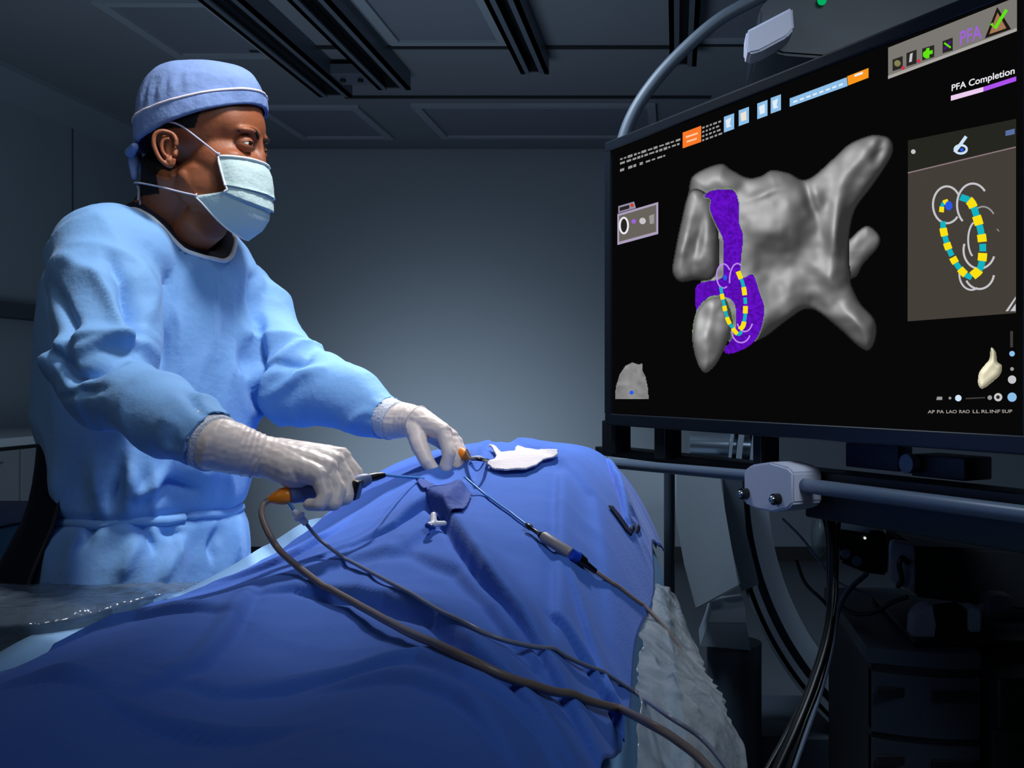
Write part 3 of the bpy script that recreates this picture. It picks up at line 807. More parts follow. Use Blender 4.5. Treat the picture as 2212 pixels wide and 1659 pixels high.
gfold([(560, 800), (600, 785), (660, 770), (672, 752)], -.009, 10, 5, sel=arm2)
gfold([(575, 860), (640, 800), (690, 790)], .006, 14, 8, sel=arm2)
gfold([(800, 880), (770, 900), (740, 935)], .005, 10, 8, sel=arm2)
gfold([(245, 1100), (262, 1030), (268, 1000)], -.012, 6, 14, sel=tor)
gfold([(285, 1010), (300, 1060), (350, 1020), (360, 1000)], .010, 16, 8, sel=tor)
gfold([(335, 1080), (370, 1050), (420, 1060)], -.014, 8, 10, sel=tor)
gfold([(205, 1120), (185, 1170), (168, 1195)], -.012, 5, 9, sel=tor)
gfold([(292, 1140), (312, 1142), (326, 1175), (328, 1190)], -.016, 6, 7, sel=tor)
gfold([(350, 1150), (375, 1153), (395, 1152)], -.014, 6, 8, sel=tor)
gfold([(472, 1140), (462, 1180), (465, 1210)], -.012, 6, 7, sel=tor)
gfold([(110, 1110), (90, 1180), (60, 1260)], .014, 16, 8, sel=tor)
gfold([(260, 1250), (285, 1190), (300, 1165)], .008, 14, 14, sel=tor)
gfold([(340, 1260), (370, 1200), (385, 1175)], .008, 16, 12, sel=tor)
ed_ = np.empty(len(gme.edges)*2, int); gme.edges.foreach_get('vertices', ed_); ed_ = ed_.reshape(-1, 2)
cnt = np.bincount(ed_.ravel(), minlength=len(a))
for _ in range(2):
    ac = np.zeros(len(a)); np.add.at(ac, ed_[:, 0], disp[ed_[:, 1]]); np.add.at(ac, ed_[:, 1], disp[ed_[:, 0]]); disp = .5*disp+.5*ac/np.maximum(cnt, 1)
a = a+nrm*disp[:, None]
setv(gme, a)
# neckline opening and sleeve ends
NO, NA, NB = .010, .087, .085
NCx = P(378, 500, 1.742); NC = np.array(NCx)
fw = (a-NC)@np.array(FW); lf = (a-NC)@np.array(LF)
rn = np.sqrt(((fw-NO)/NA)**2+((lf)/NB)**2); neck = (rn < 1) & (a[:, 2] > 1.40)
ths = np.degrees(th); back = (ths < np.where(z < 1.045, -88, -116)+6*np.sin(z*20)) | (ths > 165)
kill = neck | (back & (z < 1.105-.03*np.sin(np.radians(ths)*6)) & (wt > .8))
gb = bmesh.new(); gb.from_mesh(gme); gb.verts.ensure_lookup_table()
bmesh.ops.delete(gb, geom=[gb.verts[i] for i in np.where(kill)[0]], context='VERTS')
for W_, E_ in ((W1, E1), (W2, E2)):     # clean sleeve ends and hem
    dn = (W_-E_).normalized(); c_ = W_+dn*.008
    fs = [f_ for f_ in gb.faces if (f_.calc_center_median()-W_).length < .09]
    ge = list({e_ for f_ in fs for e_ in f_.edges})+fs+list({v for f_ in fs for v in f_.verts})
    r_ = bmesh.ops.bisect_plane(gb, geom=ge, plane_co=c_, plane_no=dn)
    bmesh.ops.delete(gb, geom=[v for v in gb.verts if (v.co-W_).length < .09 and (v.co-c_).dot(dn) > 1e-5], context='VERTS')
bmesh.ops.bisect_plane(gb, geom=gb.verts[:]+gb.edges[:]+gb.faces[:], plane_co=(0, 0, .39), plane_no=(0, 0, -1), clear_outer=True)
for W_, E_, R_ in ((W1, E1, .0405), (W2, E2, .0355)):
    dn = (W_-E_).normalized()
    for v in gb.verts:
        dv = v.co-W_
        if dv.length < .085:
            ax_ = dv.dot(dn); rad_ = dv-dn*ax_; f_ = max(0, min(1, (ax_+.035)/.040))
            if rad_.length > 1e-4 and ax_ > -.035:
                g_ = 1+.05*math.sin(math.atan2(rad_.z, rad_.y)*11)*(1-f_*.6); v.co = W_+dn*ax_+rad_.normalized()*(rad_.length*(1-f_)+R_*g_*f_)
# snap ragged neckline to a clean curve, collect it for the trim
tr = []
for v in gb.verts:
    if v.is_boundary and v.co.z > 1.38:
        p = np.array(v.co)-NC; f_ = (p@np.array(FW)-NO)/NA; l_ = (p@np.array(LF))/NB; r_ = math.hypot(f_, l_)
        if r_ < 1.25:
            f2, l2 = f_/r_, l_/r_; v.co = Vector(NC+np.array(FW)*(f2*NA+NO)+np.array(LF)*(l2*NB)+np.array((0, 0, p[2])))
            tr.append((math.atan2(l2, f2), v.co.copy()))
bl = [v for v in gb.verts if v.is_boundary and v.co.z < 1.2 and v.co.z > .395 and (v.co-W1).length > .1 and (v.co-W2).length > .1]
for _ in range(12):
    nw = []
    for v in bl:
        nb_ = [e_.other_vert(v).co for e_ in v.link_edges if e_.is_boundary]
        nw.append(v.co*.5+sum(nb_, Vector())/len(nb_)*.5 if nb_ else v.co.copy())
    for v, c_ in zip(bl, nw): v.co = c_
gb.to_mesh(gme); gb.free()
gown = link('surgical_gown', gme, m_gown); adopt(doc, gown)
md = gown.modifiers.new('t', 'SOLIDIFY'); md.thickness = .0016
tr.sort(key=lambda q: q[0]); T = np.array([q[0] for q in tr]); Zs = np.array([q[1].z for q in tr])
pts = []
for k in range(73):
    t_ = -math.pi+2*math.pi*k/72; d = np.abs((T-t_+math.pi) % (2*math.pi)-math.pi); w_ = np.exp(-(d/.12)**2); z_ = (w_*Zs).sum()/w_.sum()
    pts.append(Vector(NC+np.array(FW)*(math.cos(t_)*(NA+.0005)+NO)+np.array(LF)*(math.sin(t_)*(NB+.0005)))*1.0); pts[-1].z = z_+.001
bm = bmesh.new(); tube(bm, pts, (.0036, .0036), 10, False); o = obj('neck_binding', bm, mat('white_binding', rgb(232, 236, 242), .8), smooth=True); o['label'] = 'white neckline trim'; sub(gown, o)
# tie belt tails at the back and hem opening
bm = bmesh.new()
ring = []
c0, a0, b0 = [r_ for r_ in torso_rings() if abs(r_[0].z-1.05) < .004][0]
for k in range(65):
    t_ = 2*math.pi*k/64; ct, st = math.cos(t_), math.sin(t_); rr = 1/((abs(ct)**2.3+abs(st)**2.3)**(1/2.3))
    ring.append(c0+FW*((a0-.002)*ct*rr)+LF*((b0-.002)*st*rr)+Vector((0, 0, .002*math.sin(t_*9)-.004)))
tube(bm, ring, (.002, .008), 8, False); sub(gown, obj('waist_tie', bm, m_gown, smooth=True))
# knit cuffs
def cuff(W, E, r0, r1, L):
    d = (W-E).normalized(); bm = bmesh.new(); n = 14
    pts = [W-d*.03+d*(L+.03)*i/n for i in range(n+1)]
    tube(bm, pts, [r0+(r1-r0)*i/n+.0006*(i % 2) for i in range(n+1)], 32)
    return sub(gown, obj('knit_cuff', bm, m_cuff, smooth=True))
cuff(W1, E1, .0385, .0375, .013); cuff(W2, E2, .0335, .0325, .0105)
# navy scrub collar under the gown
V = []; Fc = []
cen = sum(pts[:-1], Vector())/72; prof = ((.998, -.016), (.985, -.002), (.93, .006), (.85, .012), (.76, .016), (.75, .010))
for g_, dz in prof:
    for p in pts[:-1]:
        V.append(Vector((cen.x+(p.x-cen.x)*g_, cen.y+(p.y-cen.y)*g_, p.z+dz)))
for j in range(len(prof)-1):
    for k in range(72): Fc.append((j*72+k, j*72+(k+1) % 72, (j+1)*72+(k+1) % 72, (j+1)*72+k))
sc = raw('scrub_collar', V, Fc, m_navy); adopt(doc, sc)
md = sc.modifiers.new('t', 'SOLIDIFY'); md.thickness = .0025; md.offset = -1
sc['label'] = 'navy scrub collar'
# lead apron showing dark at the small of the back
V = []; Fc = []
rg = [(1.26, .128, .155), (1.16, .132, .158), (1.10, .136, .160), (1.045, .142, .164), (.98, .162, .19), (.90, .172, .20), (.70, .185, .213), (.50, .190, .218)]
for (z_, a_, b_) in rg:
    cpx = np.interp(z_, [.5, .9, .98, 1.05, 1.12, 1.2], [262, 280, 296, 314, 326, 330]); cx_ = (cpx-CX)*1.75/F
    for k in range(31):
        t_ = math.radians(150+140*k/30); ct, st = math.cos(t_), math.sin(t_); rr = 1/((abs(ct)**2.3+abs(st)**2.3)**(1/2.3))
        V.append(Vector((cx_, 1.75, z_))+FW*((a_+.004)*ct*rr)+LF*((b_+.004)*st*rr))
for i in range(len(rg)-1):
    for k in range(30): Fc.append((i*31+k, i*31+k+1, (i+1)*31+k+1, (i+1)*31+k))
ap = raw('lead_apron', V, Fc, mat('black_apron', rgb(14, 20, 34), .5, bump=.3, bscale=20)); adopt(doc, ap)
md = ap.modifiers.new('s', 'SUBSURF'); md.levels = 1; md.render_levels = 1
md = ap.modifiers.new('t', 'SOLIDIFY'); md.thickness = .003; md.offset = 1
# trousers and clogs below
hip = Vector(((270-CX)*1.75/F, 1.75, .9))
for s in (-1, 1):
    bm = bmesh.new(); o_ = LF*(.095*s)
    tube(bm, smooth_path([hip+o_, hip+o_+Vector((.01, 0, -.42)), Vector((hip.x, hip.y, .09))+o_], 8), rad_path([.095, .066, .060], 0, 8), 24)
    adopt(doc, obj('trouser_leg', bm, m_navy, smooth=True))
    bm = bmesh.new(); f0 = Vector((hip.x, hip.y, 0))+o_
    capsule(bm, [f0+Vector((-.05, 0, .045)), f0+FW*.06+Vector((0, 0, .045)), f0+FW*.16+Vector((0, 0, .035))], [.042, .045, .034])
    cl = fuse(bm, .008, 3); v_ = getv(cl); v_[:, 2] = np.maximum(v_[:, 2], 0.0); setv(cl, v_); adopt(doc, link('clog', cl, m_raild))

# ---- gloved hands
def hand(name, cuffpts, cuffr, palm, fingers, voxel=.0017, extra=None, forearm=None):
    bm = bmesh.new()
    tube(bm, cuffpts, cuffr, 28)
    for pts, rs in palm: capsule(bm, pts, rs)
    for pts, rs in fingers: capsule(bm, pts, rs)
    me = fuse(bm, voxel, 3, .45)
    v = getv(me); n_ = getn(me)
    dd = .0003*ridge(v*np.array((60, 60, 120)))+.0005*vnoise(v*160)
    # fine stretch folds round the wrist
    c = np.array(cuffpts[-2]); ax = np.array((cuffpts[-1]-cuffpts[0]).normalized()); s_ = (v-c)@ax
    dd = dd+.0004*np.exp(-(s_/.016)**2)*np.sin(s_*900+4*vnoise(v*30))
    setv(me, v+n_*dd[:, None]); o = link(name, me, m_glove); adopt(doc, o); return o
# near (right) hand: wraps the catheter handle, back of hand up
d1_ = (W1-E1).normalized()
k = [P(735, 988, 1.425), P(722, 998, 1.402), P(706, 1012, 1.382), P(688, 1028, 1.366)]
wr = P(572, 985, 1.395)
f = [([k[0], P(768, 1024, 1.425), P(764, 1056, 1.415), P(742, 1066, 1.405)], [.0125, .0108, .0098, .0090]),
     ([k[1], P(752, 1040, 1.398), P(748, 1076, 1.386), P(722, 1084, 1.382)], [.0125, .0108, .0098, .0090]),
     ([k[2], P(730, 1056, 1.374), P(722, 1088, 1.362), P(697, 1091, 1.364)], [.0120, .0103, .0094, .0086]),
     ([k[3], P(702, 1070, 1.356), P(690, 1090, 1.350), P(668, 1090, 1.356)], [.0112, .0094, .0086, .0080])]
th_ = ([P(608, 1000, 1.425), P(650, 1030, 1.450), P(690, 1052, 1.445), P(722, 1062, 1.430)], [.018, .0140, .0115, .0100])
palm = [([wr, k[0]], [.027, .0150]), ([wr, k[1]], [.027, .0155]), ([wr, k[2]], [.027, .0155]), ([wr, k[3]], [.027, .0140]), ([wr, P(640, 1018, 1.38)], [.027, .024]), ([P(640, 1018, 1.38), P(690, 1015, 1.395)], [.023, .018])]
hand('glove', [W1-d1_*.012, W1+d1_*.010, P(504, 968, 1.376), P(540, 980, 1.386), P(575, 990, 1.396)], [.0362, .0358, .0335, .0305, .0275], palm, f+[th_])
# rolled cuff ring of the glove
bm = bmesh.new()
def cuffroll(c, d, r, tr_, squash=1):
    a_, b_ = frame_at(d); tube(bm, [c+a_*(r*math.cos(2*math.pi*i/32))+b_*(r*squash*math.sin(2*math.pi*i/32)) for i in range(33)], tr_, 8, False)
cuffroll(P(556, 985, 1.390), (wr-W1), .0292, .0012); adopt(doc, obj('glove_cuff_roll', bm, m_glove, smooth=True))
# far (left) hand: fingers pinch downwards
d2_ = (W2-E2).normalized()
k = [P(958, 932, 1.672), P(972, 944, 1.690), P(983, 958, 1.708), P(988, 974, 1.724)]
wr2 = P(902, 908, 1.705)
f = [([k[0], P(970, 980, 1.652), P(962, 1012, 1.650), P(950, 1030, 1.655)], [.0122, .0104, .0094, .0084]),
     ([k[1], P(992, 985, 1.672), P(990, 1015, 1.664), P(974, 1034, 1.662)], [.0122, .0104, .0094, .0084]),
     ([k[2], P(1003, 990, 1.698), P(1006, 1014, 1.688), P(993, 1028, 1.680)], [.0118, .0100, .0090, .0080]),
     ([k[3], P(1000, 992, 1.720), P(1008, 1006, 1.714), P(1002, 1016, 1.706)], [.0108, .0090, .0082, .0076])]
th_ = ([P(898, 928, 1.690), P(906, 962, 1.668), P(922, 996, 1.652), P(936, 1016, 1.650)], [.0170, .0135, .0112, .0094])
palm = [([wr2, k[0]], [.0235, .0135]), ([wr2, k[1]], [.0235, .0140]), ([wr2, k[2]], [.0235, .0140]), ([wr2, k[3]], [.0225, .0125])]
hand('glove', [W2-d2_*.012, W2+d2_*.008, P(868, 907, 1.716), P(885, 908, 1.71), P(904, 912, 1.706)], [.0312, .0308, .0290, .0265, .0240], palm, f+[th_])
bm = bmesh.new(); cuffroll(P(897, 909, 1.708), (W2-E2)+Vector((0, 0, -.03)), .0258, .0012); adopt(doc, obj('glove_cuff_roll', bm, m_glove, smooth=True))

# ------------------------------------------------------------------ instruments
m_org = mat('orange_plastic', rgb(255, 140, 10), .35); m_blk = mat('black_plastic', rgb(12, 12, 14), .35)
m_gry = mat('grey_plastic', rgb(150, 140, 142), .45); m_bgr = mat('blue_grey_plastic', rgb(92, 106, 150), .4)
m_wht = mat('white_plastic', rgb(230, 226, 236), .4); m_tan = mat('tan_tube', rgb(150, 130, 124), .45)
m_shaft = mat('blue_shaft', rgb(58, 128, 196), .35)
def lathe(bm, a_, b_, prof, seg=24):
    a_, b_ = Vector(a_), Vector(b_); pts = [a_.lerp(b_, t_) for t_, r_ in prof]; tube(bm, pts, [r_ for t_, r_ in prof], seg); return bm
ha = P(582, 1080, 1.372); hb = P(826, 1024, 1.44)
cath = empty('ablation_catheter', ha, 'steerable catheter handle with orange end gripped in the nearer gloved hand', 'catheter')
bm = bmesh.new(); A, B = P(625, 1069, 1.378), P(768, 1046, 1.408); lathe(bm, A, B, [(0, .008), (.03, .0118), (.25, .0128), (.45, .011), (.8, .0115), (.97, .0115), (1, .009)]); adopt(cath, obj('grip', bm, m_bgr, autos=40))
bm = bmesh.new(); lathe(bm, P(578, 1080, 1.372), P(629, 1068, 1.379), [(0, .0035), (.12, .0055), (.35, .0088), (.6, .0112), (.9, .0112), (1, .009)]); o = adopt(cath, obj('end_cap', bm, m_org, autos=40)); o['label'] = 'orange end cap'
bm = bmesh.new(); bx(bm, (-.004, -.012, -.014), (.006, .012, .012), .003, Matrix.Translation(P(768, 1056, 1.400)) @ Matrix.Rotation(.25, 4, 'Y')); o = adopt(cath, obj('steering_lever', bm, m_blk, autos=40))
bm = bmesh.new(); lathe(bm, P(766, 1044, 1.412), P(800, 1033, 1.425), [(0, .0105), (.5, .0100), (.9, .0075), (1, .006)]); adopt(cath, obj('nose', bm, m_bgr, autos=40))
bm = bmesh.new(); lathe(bm, P(795, 1033, 1.423), P(830, 1026, 1.44), [(0, .006), (.5, .0058), (1, .0038)]); adopt(cath, obj('strain_relief', bm, m_blk, autos=40))
bm = bmesh.new(); tube(bm, smooth_path([P(828, 1026, 1.44), P(870, 1030, 1.54), P(925, 1034, 1.62), P(955, 1034, 1.655), P(985, 1032, 1.672)], 8), .0022, 10); adopt(cath, obj('shaft', bm, m_shaft, smooth=True))
# thick cord from the orange cap over the drape
def onto(pxs, off):
    q_ = smooth_path([Vector((a_, b_, 0)) for a_, b_ in pxs], 4)
    h_ = [drape_hit(v.x, v.y, off+.0065) for v in q_]
    for _ in range(10):
        h_ = [h_[0]]+[Vector(((h_[i-1].x+h_[i].x*2+h_[i+1].x)/4, (h_[i-1].y+h_[i].y*2+h_[i+1].y)/4, (h_[i-1].z+h_[i+1].z)/2)) for i in range(1, len(h_)-1)]+[h_[-1]]
        for v in h_: v.z = max(v.z, float(drape_z(v.x, v.y)[0])+off+.0065)
    return h_
pts = [P(580, 1080, 1.372), P(568, 1092, 1.365), P(566, 1115, 1.350), P(582, 1155, 1.335), P(612, 1197, 1.325)] + onto([(690, 1262), (780, 1318), (880, 1372), (1000, 1440), (1120, 1488), (1230, 1517), (1340, 1545)], .0045) + [P(1400, 1562, .985), P(1460, 1598, .96), P(1530, 1659, .935), P(1610, 1790, .90), P(1680, 2050, .88)]
bm = bmesh.new(); tube(bm, smooth_path(pts, 10), .0042, 14); o = adopt(cath, obj('cord', bm, mat('cord_grey_brown', rgb(120, 104, 98), .4), smooth=True)); o['label'] = 'thick grey-brown cord'
# thin irrigation line
irr = empty('irrigation_line', P(640, 1108, 1.37), 'thin clear grey tube with white connector trailing below the nearer hand', 'tube')
bm = bmesh.new(); lathe(bm, P(634, 1102, 1.372), P(662, 1132, 1.374), [(0, .0030), (.2, .0052), (.35, .0052), (.4, .0075), (.55, .0075), (.6, .005), (1, .004)], 16); o = adopt(irr, obj('connector', bm, m_wht, autos=40)); o['label'] = 'white luer connector'
bm = bmesh.new(); tube(bm, smooth_path([P(620, 1082, 1.375), P(630, 1094, 1.372), P(638, 1106, 1.372)], 5), .0022, 8); adopt(irr, obj('side_arm', bm, m_shaft, smooth=True))
pts = [P(660, 1130, 1.374), P(690, 1165, 1.38)] + onto([(740, 1205), (800, 1240), (870, 1275), (950, 1325), (1040, 1375), (1150, 1410), (1240, 1438), (1320, 1470), (1375, 1500)], .0028) + [P(1440, 1545, 1.06), P(1520, 1600, 1.05), P(1600, 1700, 1.0)]
bm = bmesh.new(); tube(bm, smooth_path(pts, 10), .0024, 10); adopt(irr, obj('hose', bm, mat('clear_grey_hose', rgb(120, 124, 142), .3), smooth=True))
# sheath from the pinching fingers down to the white valve
shv = empty('introducer_sheath', drape_hit(935, 1130, .004), 'white valve and thin tube hanging below the pinching fingers', 'sheath')
vb = drape_hit(936, 1132, .014)
bm = bmesh.new(); tube(bm, smooth_path([P(944, 1034, 1.655), P(936, 1070, 1.60), P(934, 1100, 1.55), vb+Vector((0, .012, .010))], 8), .0021, 8); adopt(shv, obj('tube', bm, m_shaft, smooth=True))
bm = bmesh.new()
capsule(bm, [vb+Vector((-.003, .014, .010)), vb], [.0042, .0048]); capsule(bm, [vb, vb+Vector((.013, .006, .0))], [.004, .0035]); capsule(bm, [vb, vb+Vector((-.003, -.010, 0))], [.004, .0042])
adopt(shv, link('stopcock', fuse(bm, .0012, 2), m_wht))
bm = bmesh.new(); capsule(bm, [vb+Vector((-.004, -.014, 0)), vb+Vector((.002, -.019, -.001))], [.004, .0036]); o = adopt(shv, link('valve_cap', fuse(bm, .0012, 2), mat('blue_cap', rgb(20, 60, 150), .4))); o['label'] = 'blue valve cap'
# second catheter lying across the drape to the right edge
pts0 = [drape_hit(1003, 1030, .018)] + onto([(1045, 1066), (1090, 1100), (1136, 1133)], .003)
c2 = empty('diagnostic_catheter', pts0[-1], 'slim catheter with grey and black connector lying diagonally across the drape', 'catheter')
bm = bmesh.new(); tube(bm, smooth_path(pts0, 8), .0016, 8); adopt(c2, obj('shaft', bm, m_shaft, smooth=True))
Q = [drape_hit(a_, b_, .015) for a_, b_ in [(1136, 1133), (1170, 1157), (1232, 1196), (1247, 1205), (1286, 1234)]]
bm = bmesh.new(); lathe(bm, Q[0], Q[1], [(0, .0022), (.1, .0038), (.3, .0038), (.35, .0025), (.8, .0028), (1, .005)], 14); adopt(c2, obj('strain_relief', bm, m_blk, autos=40))
bm = bmesh.new(); lathe(bm, Q[1], Q[2], [(0, .0050), (.08, .0072), (.5, .0066), (.92, .0074), (1, .006)], 20); o = adopt(c2, obj('connector_grip', bm, m_gry, autos=40)); o['label'] = 'grey connector body'
bm = bmesh.new(); lathe(bm, Q[2], Q[3], [(0, .0072), (1, .0072)], 20); o = adopt(c2, obj('blue_ring', bm, mat('blue_ring', rgb(20, 70, 210), .35), autos=40))
bm = bmesh.new(); lathe(bm, Q[3], Q[4], [(0, .0078), (.35, .0070), (.45, .0045), (1, .0034)], 20); adopt(c2, obj('plug', bm, m_blk, autos=40))
bm = bmesh.new(); tube(bm, smooth_path([Q[4]] + onto([(1320, 1258), (1360, 1290), (1392, 1310)], .0035) + [P(1440, 1360, 1.45), P(1480, 1420, 1.45)], 8), .0028, 10); adopt(c2, obj('lead', bm, m_tan, smooth=True))
# orange hub and black wire beyond the far hand
hub = empty('catheter_hub', drape_hit(1002, 984, .008), 'small orange hub and looped black wire just beyond the pinching hand', 'connector')
bm = bmesh.new(); hb0 = drape_hit(1002, 984, .016); lathe(bm, hb0+Vector((-.006, .004, .008)), hb0+Vector((.006, -.004, -.004)), [(0, .006), (.3, .0085), (.8, .0085), (1, .005)], 18); o = adopt(hub, obj('hub', bm, m_org, autos=40)); o['label'] = 'orange hub'
bm = bmesh.new(); g1 = drape_hit(1054, 994, .009)
tube(bm, smooth_path([hb0+Vector((.004, 0, .008)), drape_hit(1016, 990, .030), drape_hit(1032, 992, .040), drape_hit(1046, 994, .030), g1], 8), .0026, 10); adopt(hub, obj('wire', bm, m_blk, smooth=True))
bm = bmesh.new(); tube(bm, smooth_path([drape_hit(1014, 990, .012), drape_hit(1026, 988, .020), drape_hit(1038, 988, .020), drape_hit(1046, 992, .010)], 8), .0022, 8); adopt(hub, obj('clear_loop', bm, m_wht, smooth=True))
# ------------------------------------------------------------------ big monitor on its frame
Y0 = 2.8; KX0 = (1305-CX)*Y0/F; DV = Vector((.528, -.849, 0)).normalized(); ORG = Vector((KX0, Y0, 0))
NV = Vector((DV.y, -DV.x, 0))           # towards the viewer's side of the screen
if NV.y > 0: NV = -NV
def tz(px, py):
    k_ = (px-CX)/F; t_ = (k_*Y0-KX0)/(DV.x-k_*DV.y); Yp = Y0+DV.y*t_; return t_, CZ-(py-CY)*Yp/F
def SP(t_, z_, n_=0): return ORG+DV*t_+Vector((0, 0, z_))+NV*n_
tL, zT = tz(1306, 308); tR = tz(2212, 500)[0]+.012; zB = tz(1306, 917)[1]
zT = .5*(zT+tz(2069, 0)[1]); zB = .5*(zB+tz(2212, 985)[1])
TL2 = tz(1318, 500)[0]; TR2 = tR-.014
ZT2 = zT-.030; ZB2 = zB+.036
MM = Matrix((( DV.x, -NV.x, 0, ORG.x), (DV.y, -NV.y, 0, ORG.y), (0, 0, 1, 0), (0, 0, 0, 1)))  # local (t, back, z)
def mbx(lo, hi, bevel=0): bm = bmesh.new(); bx(bm, lo, hi, bevel, MM); return bm
m_bez = mat('monitor_bezel', rgb(17, 24, 36), .4); m_scr = mat('screen_glass', rgb(5, 5, 6), .35, spec=.2)
m_arm = mat('gantry_enamel', rgb(122, 136, 152), .4); m_arm2 = mat('gantry_dark', rgb(62, 74, 88), .45)
m_dk = mat('dark_frame', rgb(16, 20, 27), .45); m_tub = mat('painted_tube', rgb(100, 114, 134), .35, .1)
mon = empty('monitor', ORG+DV*.7+Vector((0, 0, zB)), 'large wide wall-sized monitor showing a grey heart model with purple area', 'monitor')
bm = bmesh.new()
bx(bm, (tL, 0, zB), (tR, .07, zB+.030), .004, MM); bx(bm, (tL, 0, zT-.026), (tR, .07, zT), .004, MM)
bx(bm, (tL, 0, zB+.030), (TL2, .07, zT-.026), 0, MM); bx(bm, (TR2, 0, zB+.030), (tR, .07, zT-.026), 0, MM)
adopt(mon, obj('bezel', bm, m_bez))
adopt(mon, obj('back_shell', mbx((tL+.02, .07, zB+.05), (tR-.02, .11, zT-.05), .015), m_dk, autos=30))
scr = adopt(mon, obj('screen', mbx((TL2, .006, zB+.030), (TR2, .06, zT-.026)), glow('screen_black', rgb(8, 8, 8))))

_layer = [0]
def S3(px, py, lift): t_, z_ = tz(px, py); return SP(t_, z_, -.006+lift)
def spoly(name, pxs, m, lift=.0012, parent=None):
    bm = bmesh.new(); bm.faces.new([bm.verts.new(S3(a_, b_, lift)) for a_, b_ in pxs])
    bmesh.ops.triangulate(bm, faces=bm.faces)
    return sub(parent or scr, obj(name, bm, m))
def spolys(name, lst, m, lift=.0012):
    bm = bmesh.new()
    for pxs in lst: bm.faces.new([bm.verts.new(S3(a_, b_, lift)) for a_, b_ in pxs])
    bmesh.ops.triangulate(bm, faces=bm.faces)
    return sub(scr, obj(name, bm, m))
def sline(name, pxs, wpx, m, lift=.0016, closed=False, n=6, parent=None):
    p = [Vector((a_, b_, 0)) for a_, b_ in pxs]
    if n > 1: p = smooth_path(p, n)
    bm = bmesh.new(); prev = None
    for i, q in enumerate(p):
        t_ = (p[min(i+1, len(p)-1)]-p[max(0, i-1)]).normalized(); nn = Vector((-t_.y, t_.x, 0))*wpx/2
        cur = (bm.verts.new(S3(q.x+nn.x, q.y+nn.y, lift)), bm.verts.new(S3(q.x-nn.x, q.y-nn.y, lift)))
        if prev: bm.faces.new((prev[0], prev[1], cur[1], cur[0]))
        prev = cur
    return sub(parent or scr, obj(name, bm, m))
def sdisc(name, c, r, m, lift=.0018, ry=None, n=20):
    return spoly(name, [(c[0]+r*math.cos(2*math.pi*i/n), c[1]+(ry or r)*math.sin(2*math.pi*i/n)) for i in range(n)], m, lift)
def stext(txt, p0, p1, hpx, m, lift=.002, bold=0, name='lettering'):
    """text whose baseline runs p0 -> p1 on the screen, cap height hpx at its middle"""
    cu = bpy.data.curves.new('txt', 'FONT'); cu.body = txt; cu.offset = bold; o = bpy.data.objects.new('txt', cu); C.objects.link(o)
    dg = bpy.context.evaluated_depsgraph_get(); dg.update(); me = bpy.data.meshes.new_from_object(o.evaluated_get(dg)); bpy.data.objects.remove(o)
    v = getv(me); x0, x1 = v[:, 0].min(), v[:, 0].max(); y1 = .70
    t0, z0 = tz(*p0); t1, z1 = tz(*p1); mx_, my_ = (p0[0]+p1[0])/2, (p0[1]+p1[1])/2
    hz = tz(mx_, my_-hpx)[1]-tz(mx_, my_)[1]
    out = []
    for q in v:
        f_ = (q[0]-x0)/(x1-x0); out.append(SP(t0+(t1-t0)*f_, z0+(z1-z0)*f_+q[1]/y1*hz, -.006+lift))
    setv(me, np.array([tuple(q) for q in out])); return sub(scr, link(name, me, m, smooth=False))
G = lambda n_, r_, g_, b_, s_=1: glow('px_'+n_, rgb(r_, g_, b_), s_)
white = G('white', 235, 235, 240); grey = G('grey', 150, 150, 152); lgrey = G('lgrey', 196, 196, 200); taupe = G('taupe', 66, 60, 56)
yel = G('yellow', 250, 225, 20); cyan = G('cyan', 20, 178, 190); purp = G('purple', 84, 10, 170); org = G('orange', 250, 120, 40); lb = G('lblue', 140, 190, 232); blu = G('blue', 40, 90, 230)

# heart model image: per-sample shaded relief on a fine grid (what the monitor displays)
def inside_poly(q, poly):
    xy = np.array(poly, float); ins = np.zeros(len(q), bool); n_ = len(xy)
    for i in range(n_):
        a_, b_ = xy[i], xy[(i+1) % n_]
        ins ^= ((a_[1] > q[:, 1]) != (b_[1] > q[:, 1])) & (q[:, 0] < (b_[0]-a_[0])*(q[:, 1]-a_[1])/(b_[1]-a_[1]+1e-9)+a_[0])
    return ins
def spl(poly, n=5):
    p = [Vector((x_, y_, 0)) for x_, y_ in poly]; q = p[-2:]+p+p[:3]; out = smooth_path(q, n)
    out = out[2*n:2*n+len(p)*n]; return [(v.x, v.y) for v in out]
MAIN = [(1500, 372), (1552, 352), (1577, 365), (1612, 382), (1640, 378), (1662, 366), (1700, 372), (1728, 386), (1752, 378), (1790, 345), (1828, 310), (1870, 292), (1895, 290), (1918, 298), (1926, 320), (1915, 350), (1878, 405), (1845, 450),
        (1832, 500), (1830, 560), (1834, 595), (1836, 615), (1856, 655), (1886, 690), (1888, 730), (1874, 757), (1850, 750), (1800, 705), (1745, 668), (1700, 690), (1650, 728), (1610, 742), (1560, 735), (1520, 690), (1500, 640), (1510, 600), (1492, 560), (1482, 480), (1484, 400)]
LLOBE = [(1482, 418), (1505, 408), (1532, 430), (1545, 480), (1550, 540), (1548, 580), (1530, 605), (1500, 605), (1465, 610), (1448, 590), (1450, 560), (1466, 480)]
SMALL = [(1835, 510), (1868, 486), (1896, 508), (1893, 535), (1862, 570), (1845, 598), (1818, 600), (1812, 540)]
LVEIN = [(1530, 642), (1558, 640), (1572, 660), (1580, 700), (1565, 745), (1545, 785), (1522, 806), (1504, 790), (1491, 740), (1494, 690), (1508, 660)]
